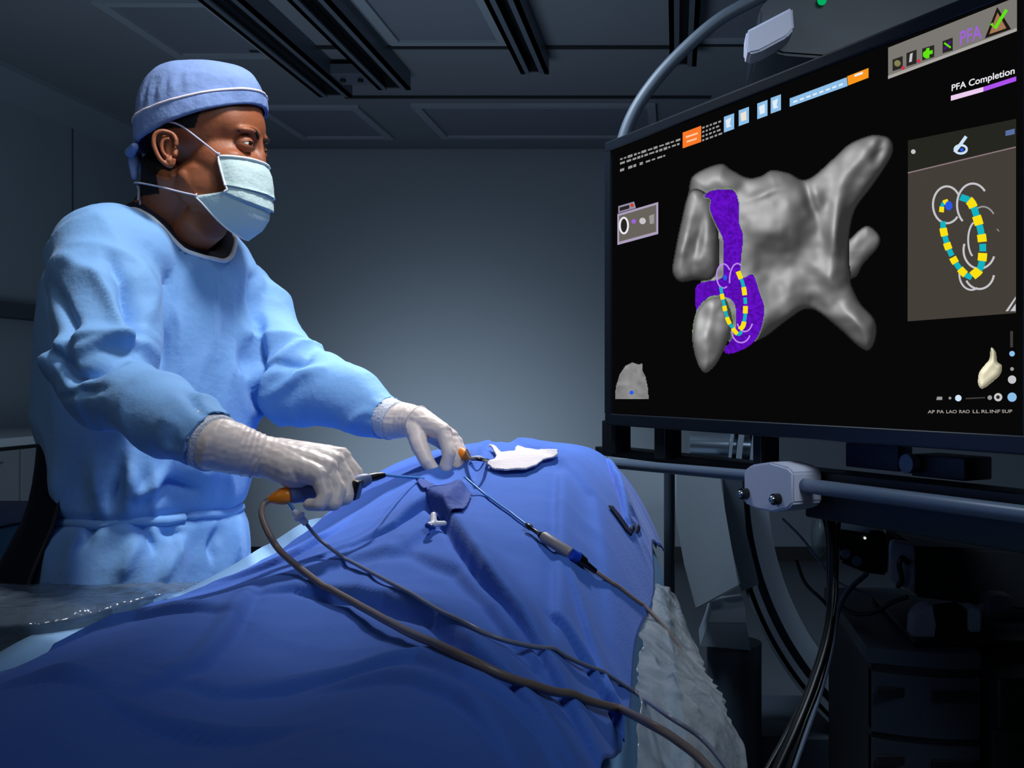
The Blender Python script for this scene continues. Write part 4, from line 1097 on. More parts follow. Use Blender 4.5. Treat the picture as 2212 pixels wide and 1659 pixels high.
PURP = [(1517, 425), (1530, 412), (1560, 408), (1582, 412), (1592, 440), (1592, 480), (1601, 510), (1596, 570), (1600, 600), (1622, 592), (1636, 630), (1647, 670), (1636, 720), (1612, 750), (1572, 765), (1560, 755), (1582, 720), (1585, 668), (1570, 644), (1530, 640), (1512, 665), (1500, 678), (1498, 620), (1520, 608), (1555, 600), (1558, 570), (1558, 520), (1545, 490), (1530, 455), (1530, 430)]
gx = np.arange(1440, 1935, 1.7); gy = np.arange(282, 815, 1.7); GX, GY = np.meshgrid(gx, gy); q = np.stack([GX.ravel(), GY.ravel()], 1)
def relief(poly, R, lumps=(), ns=0):
    sp_ = spl(poly); ins = inside_poly(q, sp_); d = np.zeros(len(q)); d[ins] = segdist(q[ins], sp_+[sp_[0]])[0]
    h = np.sqrt(np.clip(1-(1-np.clip(d/R, 0, 1))**2, 0, 1))*R
    for (cx_, cy_, rx, ry, an, hh) in lumps:
        ca, sa = math.cos(math.radians(an)), math.sin(math.radians(an)); u = ((q[:, 0]-cx_)*ca+(q[:, 1]-cy_)*sa)/rx; v_ = (-(q[:, 0]-cx_)*sa+(q[:, 1]-cy_)*ca)/ry
        h = h+hh*np.exp(-(u*u+v_*v_))
    p3 = np.stack([q[:, 0]/46, q[:, 1]/46, q[:, 0]*0+ns], 1); h = h+9*vnoise(p3)*(d > 0)+2.6*vnoise(p3*2.3)
    return ins, h.reshape(GX.shape), d
def shade(h):
    for _ in range(3): h = (h+np.roll(h, 1, 0)+np.roll(h, -1, 0)+np.roll(h, 1, 1)+np.roll(h, -1, 1))/5
    gy_, gx_ = np.gradient(h, 1.7); n_ = np.stack([-gx_, -gy_, np.ones_like(h)], 2); n_ /= np.linalg.norm(n_, axis=2)[:, :, None]
    l1 = np.array((-.25, -.35, .9)); l1 /= np.linalg.norm(l1); d = np.clip(n_@l1, 0, 1)**1.0; hv = np.array((-.12, -.18, 1.9)); hv /= np.linalg.norm(hv)
    return (.035+.17*d**2.2+.16*np.clip(n_@l1, 0, 1)**12).ravel()
layers = [(SMALL, 24, (), 1), (MAIN, 46, [(1660, 470, 80, 70, 0, 42), (1800, 500, 18, 90, 5, 26), (1745, 430, 12, 60, -18, -12), (1850, 350, 70, 16, -50, 12), (1895, 325, 12, 30, 20, -12), (1555, 385, 40, 26, 0, 16), (1640, 420, 40, 10, -20, 8), (1790, 600, 60, 20, 40, 10), (1710, 560, 60, 30, -40, -12), (1765, 660, 30, 14, 30, -8), (1855, 700, 40, 14, 50, 10), (1620, 660, 60, 50, 0, 18)], 2),
          (LLOBE, 30, [(1474, 520, 12, 60, 12, 14), (1505, 520, 10, 60, 12, -10)], 3)]
col = np.zeros(len(q)); msk = np.zeros(len(q), bool); prp = np.zeros(len(q), bool); grn = np.zeros(len(q), bool)
for poly, R, lumps, ns in layers:
    ins, h, d = relief(poly, R, lumps, ns); sh_ = np.clip((shade(h)-.07)*1.45+.07, .03, .75); edge = np.clip(d/5, .45, 1); col[ins] = (sh_*edge)[ins]; msk |= ins
RGBc = np.stack([col, col, col*1.01], 1)
spp = spl(PURP, 4); prp = inside_poly(q, spp); dpp = segdist(q, spp+[spp[0]])[0]
nz_ = vnoise(np.stack([q[:, 0]/4.5, q[:, 1]/4.5, q[:, 0]*0+4], 1)); pc_ = np.array(rgb(92, 14, 182)[:3])
RGBc[prp] = pc_[None]*(1+.35*nz_[prp])[:, None]; msk |= prp
gk = (~prp) & (dpp < 1.9) & msk; RGBc[gk] = RGBc[gk]*.5+np.array(rgb(130, 175, 90)[:3])*.5
ins, h, d = relief(LVEIN, 34, [(1530, 690, 14, 50, 10, 8)], 5); sh_ = np.clip((shade(h)-.05)*1.7+.06, .03, .8); RGBc[ins] = np.stack([sh_]*3, 1)[ins]; msk |= ins
gk = ins & (d < 2) & (q[:, 1] < 720); RGBc[gk] = RGBc[gk]*.5+np.array(rgb(140, 190, 110)[:3])*.5
def vc_mat(name):
    m = bpy.data.materials.new(name); m.use_nodes = True; nt = m.node_tree; nt.nodes.remove(nt.nodes['Principled BSDF'])
    e = nt.nodes.new('ShaderNodeEmission'); v_ = nt.nodes.new('ShaderNodeVertexColor'); v_.layer_name = 'display'; nt.links.new(v_.outputs[0], e.inputs[0]); nt.links.new(e.outputs[0], nt.nodes['Material Output'].inputs[0]); return m
def grid_image(name, GX, GY, RGB_, msk, m, lift):
    W = GX.shape[1]; idx = -np.ones(GX.size, int); mg = msk.reshape(GX.shape); used = np.zeros(GX.size, bool); Fc = []
    I, J = np.where(mg[:-1, :-1] & mg[1:, :-1] & mg[:-1, 1:] & mg[1:, 1:])
    a_ = I*W+J; quad = np.stack([a_, a_+1, a_+W+1, a_+W], 1); u = np.unique(quad); idx[u] = np.arange(len(u)); quad = idx[quad]
    V = [S3(x_, y_, lift) for x_, y_ in zip(GX.ravel()[u], GY.ravel()[u])]
    me = bpy.data.meshes.new(name); me.from_pydata([tuple(v) for v in V], [], quad.tolist()); at_ = me.color_attributes.new('display', 'FLOAT_COLOR', 'POINT')
    c4 = np.ones((len(u), 4)); c4[:, :3] = np.clip(RGB_[u], 0, 1); at_.data.foreach_set('color', c4.ravel())
    return sub(scr, link(name, me, m, smooth=False))
VM = vc_mat('displayed_relief')
o = grid_image('heart_model', GX, GY, RGBc, msk, VM, .0008); o['label'] = 'grey heart chamber model with purple band shown on screen'
# small bone-white torso model bottom right, head icon bottom left
gx2 = np.arange(2100, 2168, 1.1); gy2 = np.arange(745, 845, 1.1); GX, GY = np.meshgrid(gx2, gy2); q = np.stack([GX.ravel(), GY.ravel()], 1)
ins, h, d = relief([(2136, 750), (2147, 760), (2150, 780), (2160, 790), (2157, 808), (2140, 825), (2118, 840), (2108, 830), (2110, 805), (2122, 788), (2132, 775)], 14, [], 9); s_ = shade(h*1.2)*3.4
grid_image('orientation_model', GX, GY, np.stack([s_, s_*.93, s_*.68], 1), ins, VM, .001)
gx2 = np.arange(1318, 1404, 1.5); gy2 = np.arange(775, 868, 1.5); GX, GY = np.meshgrid(gx2, gy2); q = np.stack([GX.ravel(), GY.ravel()], 1)
sp_ = [(1324, 862), (1326, 835), (1334, 808), (1346, 790), (1362, 782), (1374, 786), (1384, 785), (1385, 800), (1392, 815), (1397, 840), (1398, 863)]
ins = inside_poly(q, sp_); n1 = vnoise(np.stack([q[:, 0]/9, q[:, 1]/9, q[:, 0]*0], 1)); s_ = .20+.05*n1+.07*np.exp(-((q[:, 0]-1358)/22)**2)
grid_image('position_icon', GX, GY, np.stack([s_]*3, 1), ins, VM, .001)
sdisc('marker', (1361, 848), 4.5, blu); 
# catheter basket drawn over the model
def bead_loop(pxs, wpx, first=0, nseg=9, lift=.0030):
    p = smooth_path([Vector((a_, b_, 0)) for a_, b_ in pxs], 10); L = [0]
    for i in range(1, len(p)): L.append(L[-1]+(p[i]-p[i-1]).length)
    for s_ in range(nseg):
        i0, i1 = L[-1]*s_/nseg, L[-1]*(s_+1)/nseg; k_ = [p[i] for i in range(len(p)) if i0-1.5 <= L[i] <= i1+1.5]
        isy = (s_+first) % 2 == 0
        if len(k_) > 1: sline('electrode_bead' if isy else 'loop_segment', [(v.x, v.y) for v in k_], wpx*(1.15 if isy else .85), yel if isy else cyan, lift+(.0003 if isy else 0), n=1)
def ring(c, rx, ry, a0, a1, w_, m=lgrey, lift=.0024, tilt=0):
    pts = []
    for i in range(25):
        t_ = math.radians(a0+(a1-a0)*i/24); x_, y_ = rx*math.cos(t_), ry*math.sin(t_); ct, st = math.cos(math.radians(tilt)), math.sin(math.radians(tilt))
        pts.append((c[0]+x_*ct-y_*st, c[1]+x_*st+y_*ct))
    sline('field_ring', pts, w_, m, lift, n=1)
lil = G('lilac', 190, 140, 235)
bead_loop([(1592, 586), (1604, 620), (1608, 665), (1604, 700), (1596, 712)], 9, 0, 7)
bead_loop([(1554, 620), (1560, 650), (1568, 685), (1578, 705), (1592, 722), (1600, 716)], 8, 1, 9)
ring((1560, 596), 15, 26, 60, 330, 3, lil); ring((1590, 605), 17, 36, 170, 300, 3, lil); ring((1606, 690), 17, 26, 20, 160, 3, lil); ring((1598, 716), 20, 24, 20, 200, 3, lil); sdisc('marker', (1564, 600), 4, blu, .0030, 6)
# side panel
pnl = [(1957, 303), (2190, 256), (2190, 676), (1956, 694)]
spoly('panel_background', pnl, G('panel', 68, 62, 57), .0010); spoly('panel_header', [(1957, 303), (2190, 256), (2190, 315), (1957, 371)], G('panelhead', 38, 38, 32), .0013)
sline('panel_line', [(1957, 373), (2190, 317)], 2.5, G('linemauve', 140, 122, 126), .0016, n=1)
bead_loop([(2072, 425), (2094, 436), (2108, 470), (2118, 510), (2120, 550), (2114, 580), (2098, 596)], 17, 1, 10)
bead_loop([(2034, 478), (2036, 500), (2046, 535), (2062, 568), (2080, 590), (2096, 600)], 14, 1, 9)
ring((2042, 442), 30, 40, 40, 330, 4.5); ring((2098, 442), 34, 46, 130, 320, 4.5); ring((2120, 490), 30, 44, 240, 320, 3.5, grey); ring((2106, 518), 18, 40, 120, 250, 4); ring((2112, 540), 34, 40, 20, 200, 4.5); ring((2095, 592), 26, 34, 60, 200, 4); ring((2112, 588), 32, 36, 10, 150, 4.5)
ring((2150, 505), 5, 10, 260, 330, 2, grey); bead_loop([(2046, 434), (2034, 440), (2031, 458)], 9, 0, 3); sdisc('tip_marker', (2047, 444), 8, blu, .0034, 10)
sline('probe_icon', [(2083, 294), (2070, 312), (2058, 328)], 7, G('icy', 206, 228, 246), n=1); ring((2072, 322), 13, 9, 0, 360, 5, G('icy', 206, 228, 246)); sdisc('probe_dot', (2074, 323), 4, blu)
sdisc('header_dot', (1969, 327), 5, lgrey); spoly('header_tab', [(2168, 282), (2188, 277), (2188, 289), (2168, 293)], G('slate', 90, 110, 160), .0018)
spolys('resize_grip', [[(2168, 672), (2190, 640), (2190, 646), (2174, 672)], [(2178, 672), (2190, 656), (2190, 672)]], lgrey, .0018)
# top right tool strip
spoly('tool_strip', [(1914, 102), (2192, -8), (2192, 66), (1914, 170)], G('strip', 122, 118, 114), .0010)
spoly('tool_strip_edge', [(1914, 163), (2192, 59), (2192, 66), (1914, 170)], G('striped', 168, 164, 160), .0013)
stext('PFA', (2070, 97), (2117, 81), 30, G('violet', 158, 98, 214), .002, .012)
dk = G('icondark', 40, 38, 34)
spoly('icon_tile', [(1924, 128), (1946, 120), (1946, 146), (1924, 153)], dk, .0016); spoly('icon_tile', [(1954, 114), (1976, 106), (1976, 136), (1954, 143)], dk, .0016); spoly('icon_tile', [(1988, 104), (2014, 96), (2014, 122), (1988, 130)], dk, .0016); spoly('icon_tile', [(2032, 88), (2054, 80), (2054, 108), (2032, 114)], dk, .0016)
sdisc('icon_glyph', (1935, 136), 7, G('olive', 130, 128, 80), .002); spoly('icon_glyph', [(1962, 116), (1968, 113), (1966, 132), (1960, 134)], lgrey, .002)
spoly('plus_icon', [(1997, 104), (2004, 102), (2004, 109), (2011, 107), (2011, 115), (2004, 117), (2004, 124), (1997, 126), (1997, 119), (1990, 121), (1990, 113), (1997, 111)], G('green', 96, 226, 20), .0020)
sline('arrow_icon', [(2036, 92), (2050, 102)], 4, G('green', 96, 226, 20), .002, n=1); sline('arrow_icon', [(2036, 106), (2050, 88)], 3, purp, .0018, n=1)
for c_ in ((1947, 146), (1981, 131)): sdisc('red_dot', c_, 4, G('red', 200, 50, 70), .002)
spoly('warning_triangle', [(2150, 14), (2180, 62), (2123, 82)], G('tri_edge', 30, 24, 18), .0016); spoly('warning_triangle', [(2151, 26), (2170, 60), (2133, 73)], G('tri', 160, 118, 84), .0019)
sline('check_mark', [(2138, 50), (2146, 60), (2171, 20)], 7, G('green', 96, 226, 20), .0024, n=1)
stext('PFA Completion', (2052, 196), (2188, 158), 14, white, .002, .015)
spoly('progress_bar', [(2050, 206), (2120, 187), (2120, 197), (2050, 217)], G('barwhite', 236, 205, 240), .0016); spoly('progress_bar', [(2120, 187), (2191, 164), (2191, 174), (2120, 197)], G('barviolet', 172, 80, 236), .0016)
# top toolbar: rows of unreadable captions, icons, slider
def tb(x0, x1, y_, h_, off=0):   # strip along the sloping toolbar, height h_, centre line through (1500,302) ... (1870,155)
    f_ = lambda x_: y_+(x_-x0)*(-.365 if x0 > 1480 else -.335)
    return [(x0, f_(x0)-h_/2), (x1, f_(x1)-h_/2), (x1, f_(x1)+h_/2), (x0, f_(x0)+h_/2)]
random.seed(4); caps = []; caps2 = []
for row, (yy, hh) in enumerate(((344, 4), (353, 4), (368, 4))):
    x_ = 1336
    while x_ < (1466 if row < 2 else 1430):
        wd = random.uniform(4, 11); caps.append(tb(x_, x_+wd, yy-(x_-1336)*.335, hh+random.uniform(-1, 2))); x_ += wd+random.uniform(2, 4 if row < 2 else 9)
for row in range(4):
    x_ = 1513
    while x_ < 1549: wd = random.uniform(4, 8); caps2.append(tb(x_, x_+wd, 276+row*9-(x_-1513)*.365, 4)); x_ += wd+3
spolys('caption_rows', caps, G('captions', 150, 150, 150), .0014)
spolys('caption_block', caps2, G('captions', 150, 150, 150), .0014)
spoly('orange_button', [(1471, 286), (1511, 271), (1511, 306), (1471, 320)], org, .0014); spolys('button_caption', [tb(1478, 1504, 296, 4), tb(1480, 1502, 306, 4)], G('peach', 255, 200, 160), .0018)
for (x0, y_) in ((1560, 264), (1592, 250), (1632, 235), (1661, 223)):
    spoly('tool_icon', [(x0, y_-12), (x0+22, y_-20), (x0+20, y_), (x0+22, y_+14), (x0, y_+22), (x0+3, y_+3)], lb, .0014); spoly('tool_icon_glyph', [(x0+4, y_-5), (x0+16, y_-11), (x0+13, y_+4), (x0+17, y_+8), (x0+6, y_+12)], G('cream', 240, 226, 206) if x0 == 1592 else G('ivory', 226, 236, 244), .0018)
spoly('slider_bar', [(1702, 212), (1825, 166), (1827, 185), (1702, 230)], lb, .0014); spoly('slider_end', [(1826, 164), (1872, 146), (1872, 167), (1828, 184)], G('amber', 250, 150, 30), .0014)
spolys('slider_caption', [tb(1710+i*14, 1719+i*14, 220-i*5.15, 4) for i in range(8)]+[tb(1842, 1860, 163, 5)], G('slidecap', 228, 238, 244), .0018)
# left control card
spoly('card', [(1330, 462), (1418, 436), (1418, 505), (1330, 529)], G('cardedge', 170, 158, 186), .0010); spoly('card_face', [(1334, 466), (1414, 442), (1414, 500), (1334, 522)], G('card', 104, 98, 92), .0013)
spoly('card_tab', [(1332, 445), (1366, 435), (1370, 449), (1332, 460)], G('cardtab', 150, 140, 170), .0011); spoly('card_tab_face', [(1335, 448), (1356, 442), (1356, 450), (1335, 456)], dk, .0014); sdisc('red_dot', (1362, 443), 4, G('red2', 196, 70, 40), .0016)
ring((1345, 487), 9, 17, 0, 360, 4, white); sdisc('dial', (1345, 487), 7, dk, .0016, 15); sdisc('card_icon', (1366, 478), 5, G('violet', 158, 98, 214), .002); sdisc('card_icon', (1385, 477), 7, lgrey, .002); spoly('card_icon', [(1399, 466), (1410, 462), (1410, 482), (1401, 484)], grey, .002)
# bottom right controls
for c_, r_, m_ in (((2182, 764), 6, lb), ((2182, 797), 4, grey), ((2182, 820), 9, lgrey), ((2182, 858), 10, lb), ((2152, 858), 9, lgrey), ((2134, 859), 5, grey), ((2066, 860), 7, G('icy', 206, 228, 246)), ((2048, 860), 3, grey)): sdisc('control_knob', c_, r_, m_, .0016)
sdisc('control_knob_center', (2152, 858), 4, dk, .002); sline('slider_track', [(2082, 861), (2124, 859)], 3, G('track', 62, 60, 58), n=1); sline('slider_track', [(2181, 715), (2181, 750)], 6, G('track', 62, 60, 58), n=1); spoly('view_icon', [(2020, 857), (2031, 857), (2031, 864), (2018, 864)], grey)
for t_, x_ in (('AP', 2000), ('PA', 2020), ('LAO', 2040), ('RAO', 2068), ('LL', 2097), ('RL', 2116), ('INF', 2134), ('SUP', 2160)):
    w_ = len(t_)*7.5; stext(t_, (x_, 893-(x_-2000)*.006), (x_+w_, 893-(x_+w_-2000)*.006), 7, G('captions2', 170, 162, 156), .0015, .01)

# frame under the monitor
fr = empty('monitor_stand', SP(.6, 1.0, -.1), 'dark wheeled frame carrying the large monitor, with posts and crossbeam', 'monitor stand')
def LP_(px, py, n_):     # point at pixel on plane offset n_ behind the screen plane
    O2 = ORG-NV*n_; k_ = (px-CX)/F; t_ = (k_*O2.y-O2.x)/(DV.x-k_*DV.y); Yp = O2.y+DV.y*t_
    return Vector(((px-CX)*Yp/F, Yp, CZ-(py-CY)*Yp/F)), t_
def mt(px, n_=.05): return LP_(px, 900, n_)[1]
def mz(px, py, n_=.05): return LP_(px, py, n_)[0].z
zbeam1, zbeam0 = mz(1450, 978, .09), mz(1450, 998, .09)
for x0, x1, nm in ((1321, 1349, 'post'), (1435, 1458, 'post'), (1650, 1668, 'post')):
    adopt(fr, obj(nm, mbx((mt(x0), .02, zbeam1-.01), (mt(x1), .07, zB+.01), .004), m_dk, autos=30))
adopt(fr, obj('crossbeam', mbx((mt(1285), .05, zbeam0), (tR+.25, .12, zbeam1), .004), m_dk, autos=30))
adopt(fr, obj('lower_shelf', mbx((mt(1730), .06, zbeam0-.075), (tR+.25, .35, zbeam0-.012), .006), m_dk, autos=30))
adopt(fr, obj('equipment_plate', mbx((mt(1760), .13, zbeam1+.005), (mt(1872), .17, zbeam1+.055), .004), mat('plate_blue', rgb(44, 54, 78), .5), autos=30))
adopt(fr, obj('connector_box', mbx((mt(1925), .10, zbeam1+.004), (mt(2040), .17, zbeam1+.045), .004), m_dk, autos=30))
bm = bmesh.new(); c_ = SP(mt(1935), zbeam1+.028, -.095); tube(bm, [c_, c_+NV*.02], .018, 20); adopt(fr, obj('rotary_knob', bm, m_tub, autos=30))
bm = bmesh.new(); bx(bm, (mt(2170), .16, .03), (mt(2170)+.09, .24, zbeam0), .01, MM); adopt(fr, obj('column', bm, m_dk, autos=30))
bm = bmesh.new(); bx(bm, (mt(2170)-.15, .10, .0), (mt(2170)+.35, .28, .07), .02, MM); adopt(fr, obj('base', bm, m_dk, autos=30))
# handle bar with clamp
hb_ = empty('handle_bar', SP(.6, mz(1600, 1012, .0), 0), 'grey round handle bar running below the monitor, with pale clamp block', 'handle bar')
def seg_bar(p0, p1, r_, n_=.0):
    a_, _ = LP_(*p0, n_); b_, _ = LP_(*p1, n_); return a_, b_
a_, b_ = seg_bar((1285, 998), (1625, 1028), 0); bm = bmesh.new(); tube(bm, [a_, b_], .0125, 20); adopt(hb_, obj('tube', bm, m_tub, autos=40))
a_, b_ = seg_bar((1732, 1048), (2260, 1118), 0); bm = bmesh.new(); lathe(bm, a_, b_, [(0, .010), (.01, .0145), (1, .0145)], 20); adopt(hb_, obj('tube', bm, m_tub, autos=40))
clp = [(1606, 1016), (1622, 1004), (1662, 998), (1702, 1010), (1712, 1022), (1712, 1088), (1700, 1100), (1668, 1107), (1626, 1098), (1606, 1086)]
bm = bmesh.new(); prism(bm, [LP_(x_, y_, -.03)[0] for x_, y_ in clp], -NV*.075)
bmesh.ops.bevel(bm, geom=bm.edges[:], offset=.004, segments=2, affect='EDGES')
o = adopt(hb_, obj('clamp_block', bm, mat('pale_clamp', rgb(196, 198, 214), .4), autos=35)); o['label'] = 'pale grey clamp block'
for x_, y_ in ((1613, 1066), (1682, 1078)):
    c_ = LP_(x_, y_, -.03)[0]; bm = bmesh.new(); tube(bm, [c_, c_+NV*.014], .0115, 20); kb = sub(o, obj('clamp_knob', bm, m_blk, autos=40))
    bm = bmesh.new(); ball(bm, c_+NV*.015, (.008, .008, .008)); sub(o, obj('screw_head', bm, mat('chrome', rgb(190, 196, 206), .2, 1), smooth=True))
# hose arching from above to behind the screen, and the dark box with pale end cap
hs = empty('cable_hose', P(1350, 290, 3.1), 'thick grey hose arching from the ceiling down behind the monitor corner', 'hose')
bm = bmesh.new(); tube(bm, smooth_path([P(1335, 420, 3.1), P(1340, 330, 3.1), P(1366, 250, 3.1), P(1415, 175, 3.1), P(1480, 105, 3.1), P(1550, 45, 3.1), P(1620, 5, 3.1), P(1700, -30, 3.1), P(1790, -45, 3.05), P(1840, -10, 3.0), P(1850, 60, 3.0)], 10), .0185, 18); adopt(hs, obj('hose', bm, mat('hose_grey', rgb(72, 84, 98), .5), smooth=True))
bxr = empty('detector_housing', P(1800, 80, 3.0), 'dark ceiling-hung equipment box with pale end cap behind the monitor top', 'equipment box')
bm = bmesh.new(); prism(bm, [P(1690, 118, 2.9), P(1635, 95, 2.9), P(1640, 20, 2.9), P(1690, -40, 2.9), P(2080, -120, 2.9), P(2080, 40, 2.9), P(1860, 130, 2.9)], (0, .45, 0)); bmesh.ops.bevel(bm, geom=bm.edges[:], offset=.008, segments=2, affect='EDGES'); adopt(bxr, obj('housing', bm, mat('housing_dark', rgb(38, 48, 60), .45), autos=35))
bm = bmesh.new(); prism(bm, [P(1612, 66, 2.82), P(1712, 14, 2.82), P(1716, 62, 2.82), P(1700, 80, 2.82), P(1640, 112, 2.82), P(1618, 116, 2.82), P(1611, 104, 2.82)], (.0, .10, 0)); bmesh.ops.bevel(bm, geom=bm.edges[:], offset=.006, segments=2, affect='EDGES'); o = adopt(bxr, obj('end_cap', bm, mat('pale_cap', rgb(206, 208, 228), .4), autos=35)); o['label'] = 'pale end cap'
bm = bmesh.new(); tube(bm, [P(1900, -110, 3.15), P(1900, -110, 3.15)+Vector((0, 0, ZC-P(1900, -110, 3.15).z-.001))], .06, 24); adopt(bxr, obj('ceiling_column', bm, m_tub, autos=40))
bm = bmesh.new(); c_ = P(1775, 2, 2.885); tube(bm, [c_, c_+Vector((0, -.010, 0))], .012, 20); adopt(bxr, obj('status_light', bm, glow('green_led', (0.0, .35, .10, 1), 1.2), autos=40))

# ------------------------------------------------------------------ imaging gantry and cabinets behind
def arc_pts(R, a0, a1, n_, c_=(2290, 1045)): return [(c_[0]+R*math.cos(math.radians(a0+(a1-a0)*i/n_)), c_[1]+R*math.sin(math.radians(a0+(a1-a0)*i/n_))) for i in range(n_+1)]
def arcband(R0, R1, a0, a1, Y_, dep, m, nm, root):
    o_ = arc_pts(R1, a0, a1, 60); i_ = arc_pts(R0, a0, a1, 60); bm = bmesh.new(); rg_ = []
    for k_ in range(61):
        p, q_ = P(*i_[k_], Y_), P(*o_[k_], Y_); d_ = Vector((0, dep, 0)); rg_.append([bm.verts.new(v) for v in (p, q_, q_+d_, p+d_)])
    for k_ in range(60):
        for j in range(4): bm.faces.new((rg_[k_][j], rg_[k_][(j+1) % 4], rg_[k_+1][(j+1) % 4], rg_[k_+1][j]))
    bm.faces.new(rg_[0]); bm.faces.new(rg_[-1][::-1]); return adopt(root, obj(nm, bm, m, autos=40))
ca = empty('c_arm', P(1660, 1300, 3.3), 'large grey curved imaging C-arm behind the monitor stand', 'imaging arm')
YA = 3.3
arcband(632, 672, 112, 208, YA, .22, m_arm, 'inner_band', ca); arcband(672, 690, 112, 208, YA+.05, .17, m_arm2, 'groove', ca); arcband(690, 702, 112, 208, YA-.005, .20, m_arm, 'rail', ca); arcband(702, 712, 112, 208, YA+.04, .16, m_raild, 'rail_gap', ca); arcband(712, 718, 112, 208, YA-.003, .2, m_arm, 'outer_rail', ca)
bm = bmesh.new(); prism(bm, [P(x_, y_, 3.12) for x_, y_ in ((1457, 1020), (1560, 1024), (1566, 1100), (1580, 1180), (1600, 1266), (1504, 1318), (1478, 1220), (1460, 1120))], (0, .17, 0)); bmesh.ops.bevel(bm, geom=bm.edges[:], offset=.006, segments=2, affect='EDGES'); adopt(ca, obj('side_cover', bm, mat('cover_enamel', rgb(158, 172, 186), .45), autos=35))
bm = bmesh.new(); prism(bm, [P(x_, y_, 3.2) for x_, y_ in ((1560, 1000), (1600, 1006), (1612, 1150), (1640, 1262), (1602, 1278), (1575, 1160), (1562, 1080))], (0, .1, 0)); adopt(ca, obj('cover_rim', bm, m_arm2, autos=35))
bm = bmesh.new(); a_ = P(1490, 962, 3.35); b_ = P(1665, 968, 3.35); tube(bm, [a_, b_], .040, 28); adopt(ca, obj('tube_head', bm, mat('brushed_metal', rgb(120, 134, 150), .25, .8), autos=40))
bm = bmesh.new(); bx(bm, (P(1700, 1500, 3.3).x-.1, YA, .0), (P(1700, 1500, 3.3).x+.35, YA+.45, .16), .02); adopt(ca, obj('floor_base', bm, m_arm2, autos=30))
# vertical post and pale back panels by the right wall of drape
pst = empty('equipment_pole', P(1446, 1000, 3.0), 'slim dark vertical pole behind the right end of the drape', 'pole')
bm = bmesh.new(); tube(bm, [Vector((P(1446, 900, 2.98).x, 2.98, .05)), Vector((P(1446, 900, 2.98).x, 2.98, 1.14))], .0155, 16); adopt(pst, obj('pole', bm, m_arm2, autos=40))
bm = bmesh.new(); tube(bm, [Vector((P(1446, 900, 2.98).x, 2.98, 0)), Vector((P(1446, 900, 2.98).x, 2.98, .05))], [.16, .12], 28); adopt(pst, obj('foot', bm, m_dk, autos=40))
pn = empty('gantry_cover', P(1400, 1100, 3.6), 'pale grey equipment cover between drape and dark pole', 'equipment cover')
bm = bmesh.new(); prism(bm, [P(x_, y_, 3.5) for x_, y_ in ((1310, 985), (1440, 985), (1440, 1300), (1445, 1420), (1380, 1420), (1320, 1200))], (0, .2, 0)); bmesh.ops.bevel(bm, geom=bm.edges[:], offset=.01, segments=2, affect='EDGES'); adopt(pn, obj('shell', bm, mat('cover_enamel', rgb(158, 172, 186), .45), autos=35))
bm = bmesh.new(); c_ = P(1400, 1420, 3.6); bx(bm, (c_.x-.07, 3.52, .0), (c_.x+.07, 3.68, c_.z+.03), .01); adopt(pn, obj('pedestal', bm, m_arm2, autos=35))
# grey floor unit, small column, platform
fu = empty('floor_unit', P(1570, 1400, 3.25), 'small grey floor unit with sloping top beside the C-arm curve', 'equipment unit')
bm = bmesh.new(); prism(bm, [P(x_, y_, 3.2) for x_, y_ in ((1537, 1320), (1610, 1312), (1612, 1345), (1530, 1345))], (0, .2, 0)); adopt(fu, obj('top_cover', bm, mat('cover_enamel', rgb(158, 172, 186), .45), autos=35))
bm = bmesh.new(); prism(bm, [P(x_, y_, 3.2) for x_, y_ in ((1530, 1346), (1612, 1346), (1622, 1405), (1512, 1395))], (0, .2, 0)); adopt(fu, obj('body', bm, m_arm, autos=35))
bm = bmesh.new(); b_ = P(1590, 1440, 3.2); tube(bm, [Vector((b_.x, b_.y+.1, .03)), Vector((b_.x, b_.y+.1, P(1590, 1405, 3.2).z))], .085, 28); adopt(fu, obj('column', bm, m_arm2, autos=40))
bm = bmesh.new(); bx(bm, (b_.x-.22, 3.0, 0), (b_.x+.25, 3.5, .032), .01); adopt(fu, obj('platform', bm, m_arm2, autos=35))
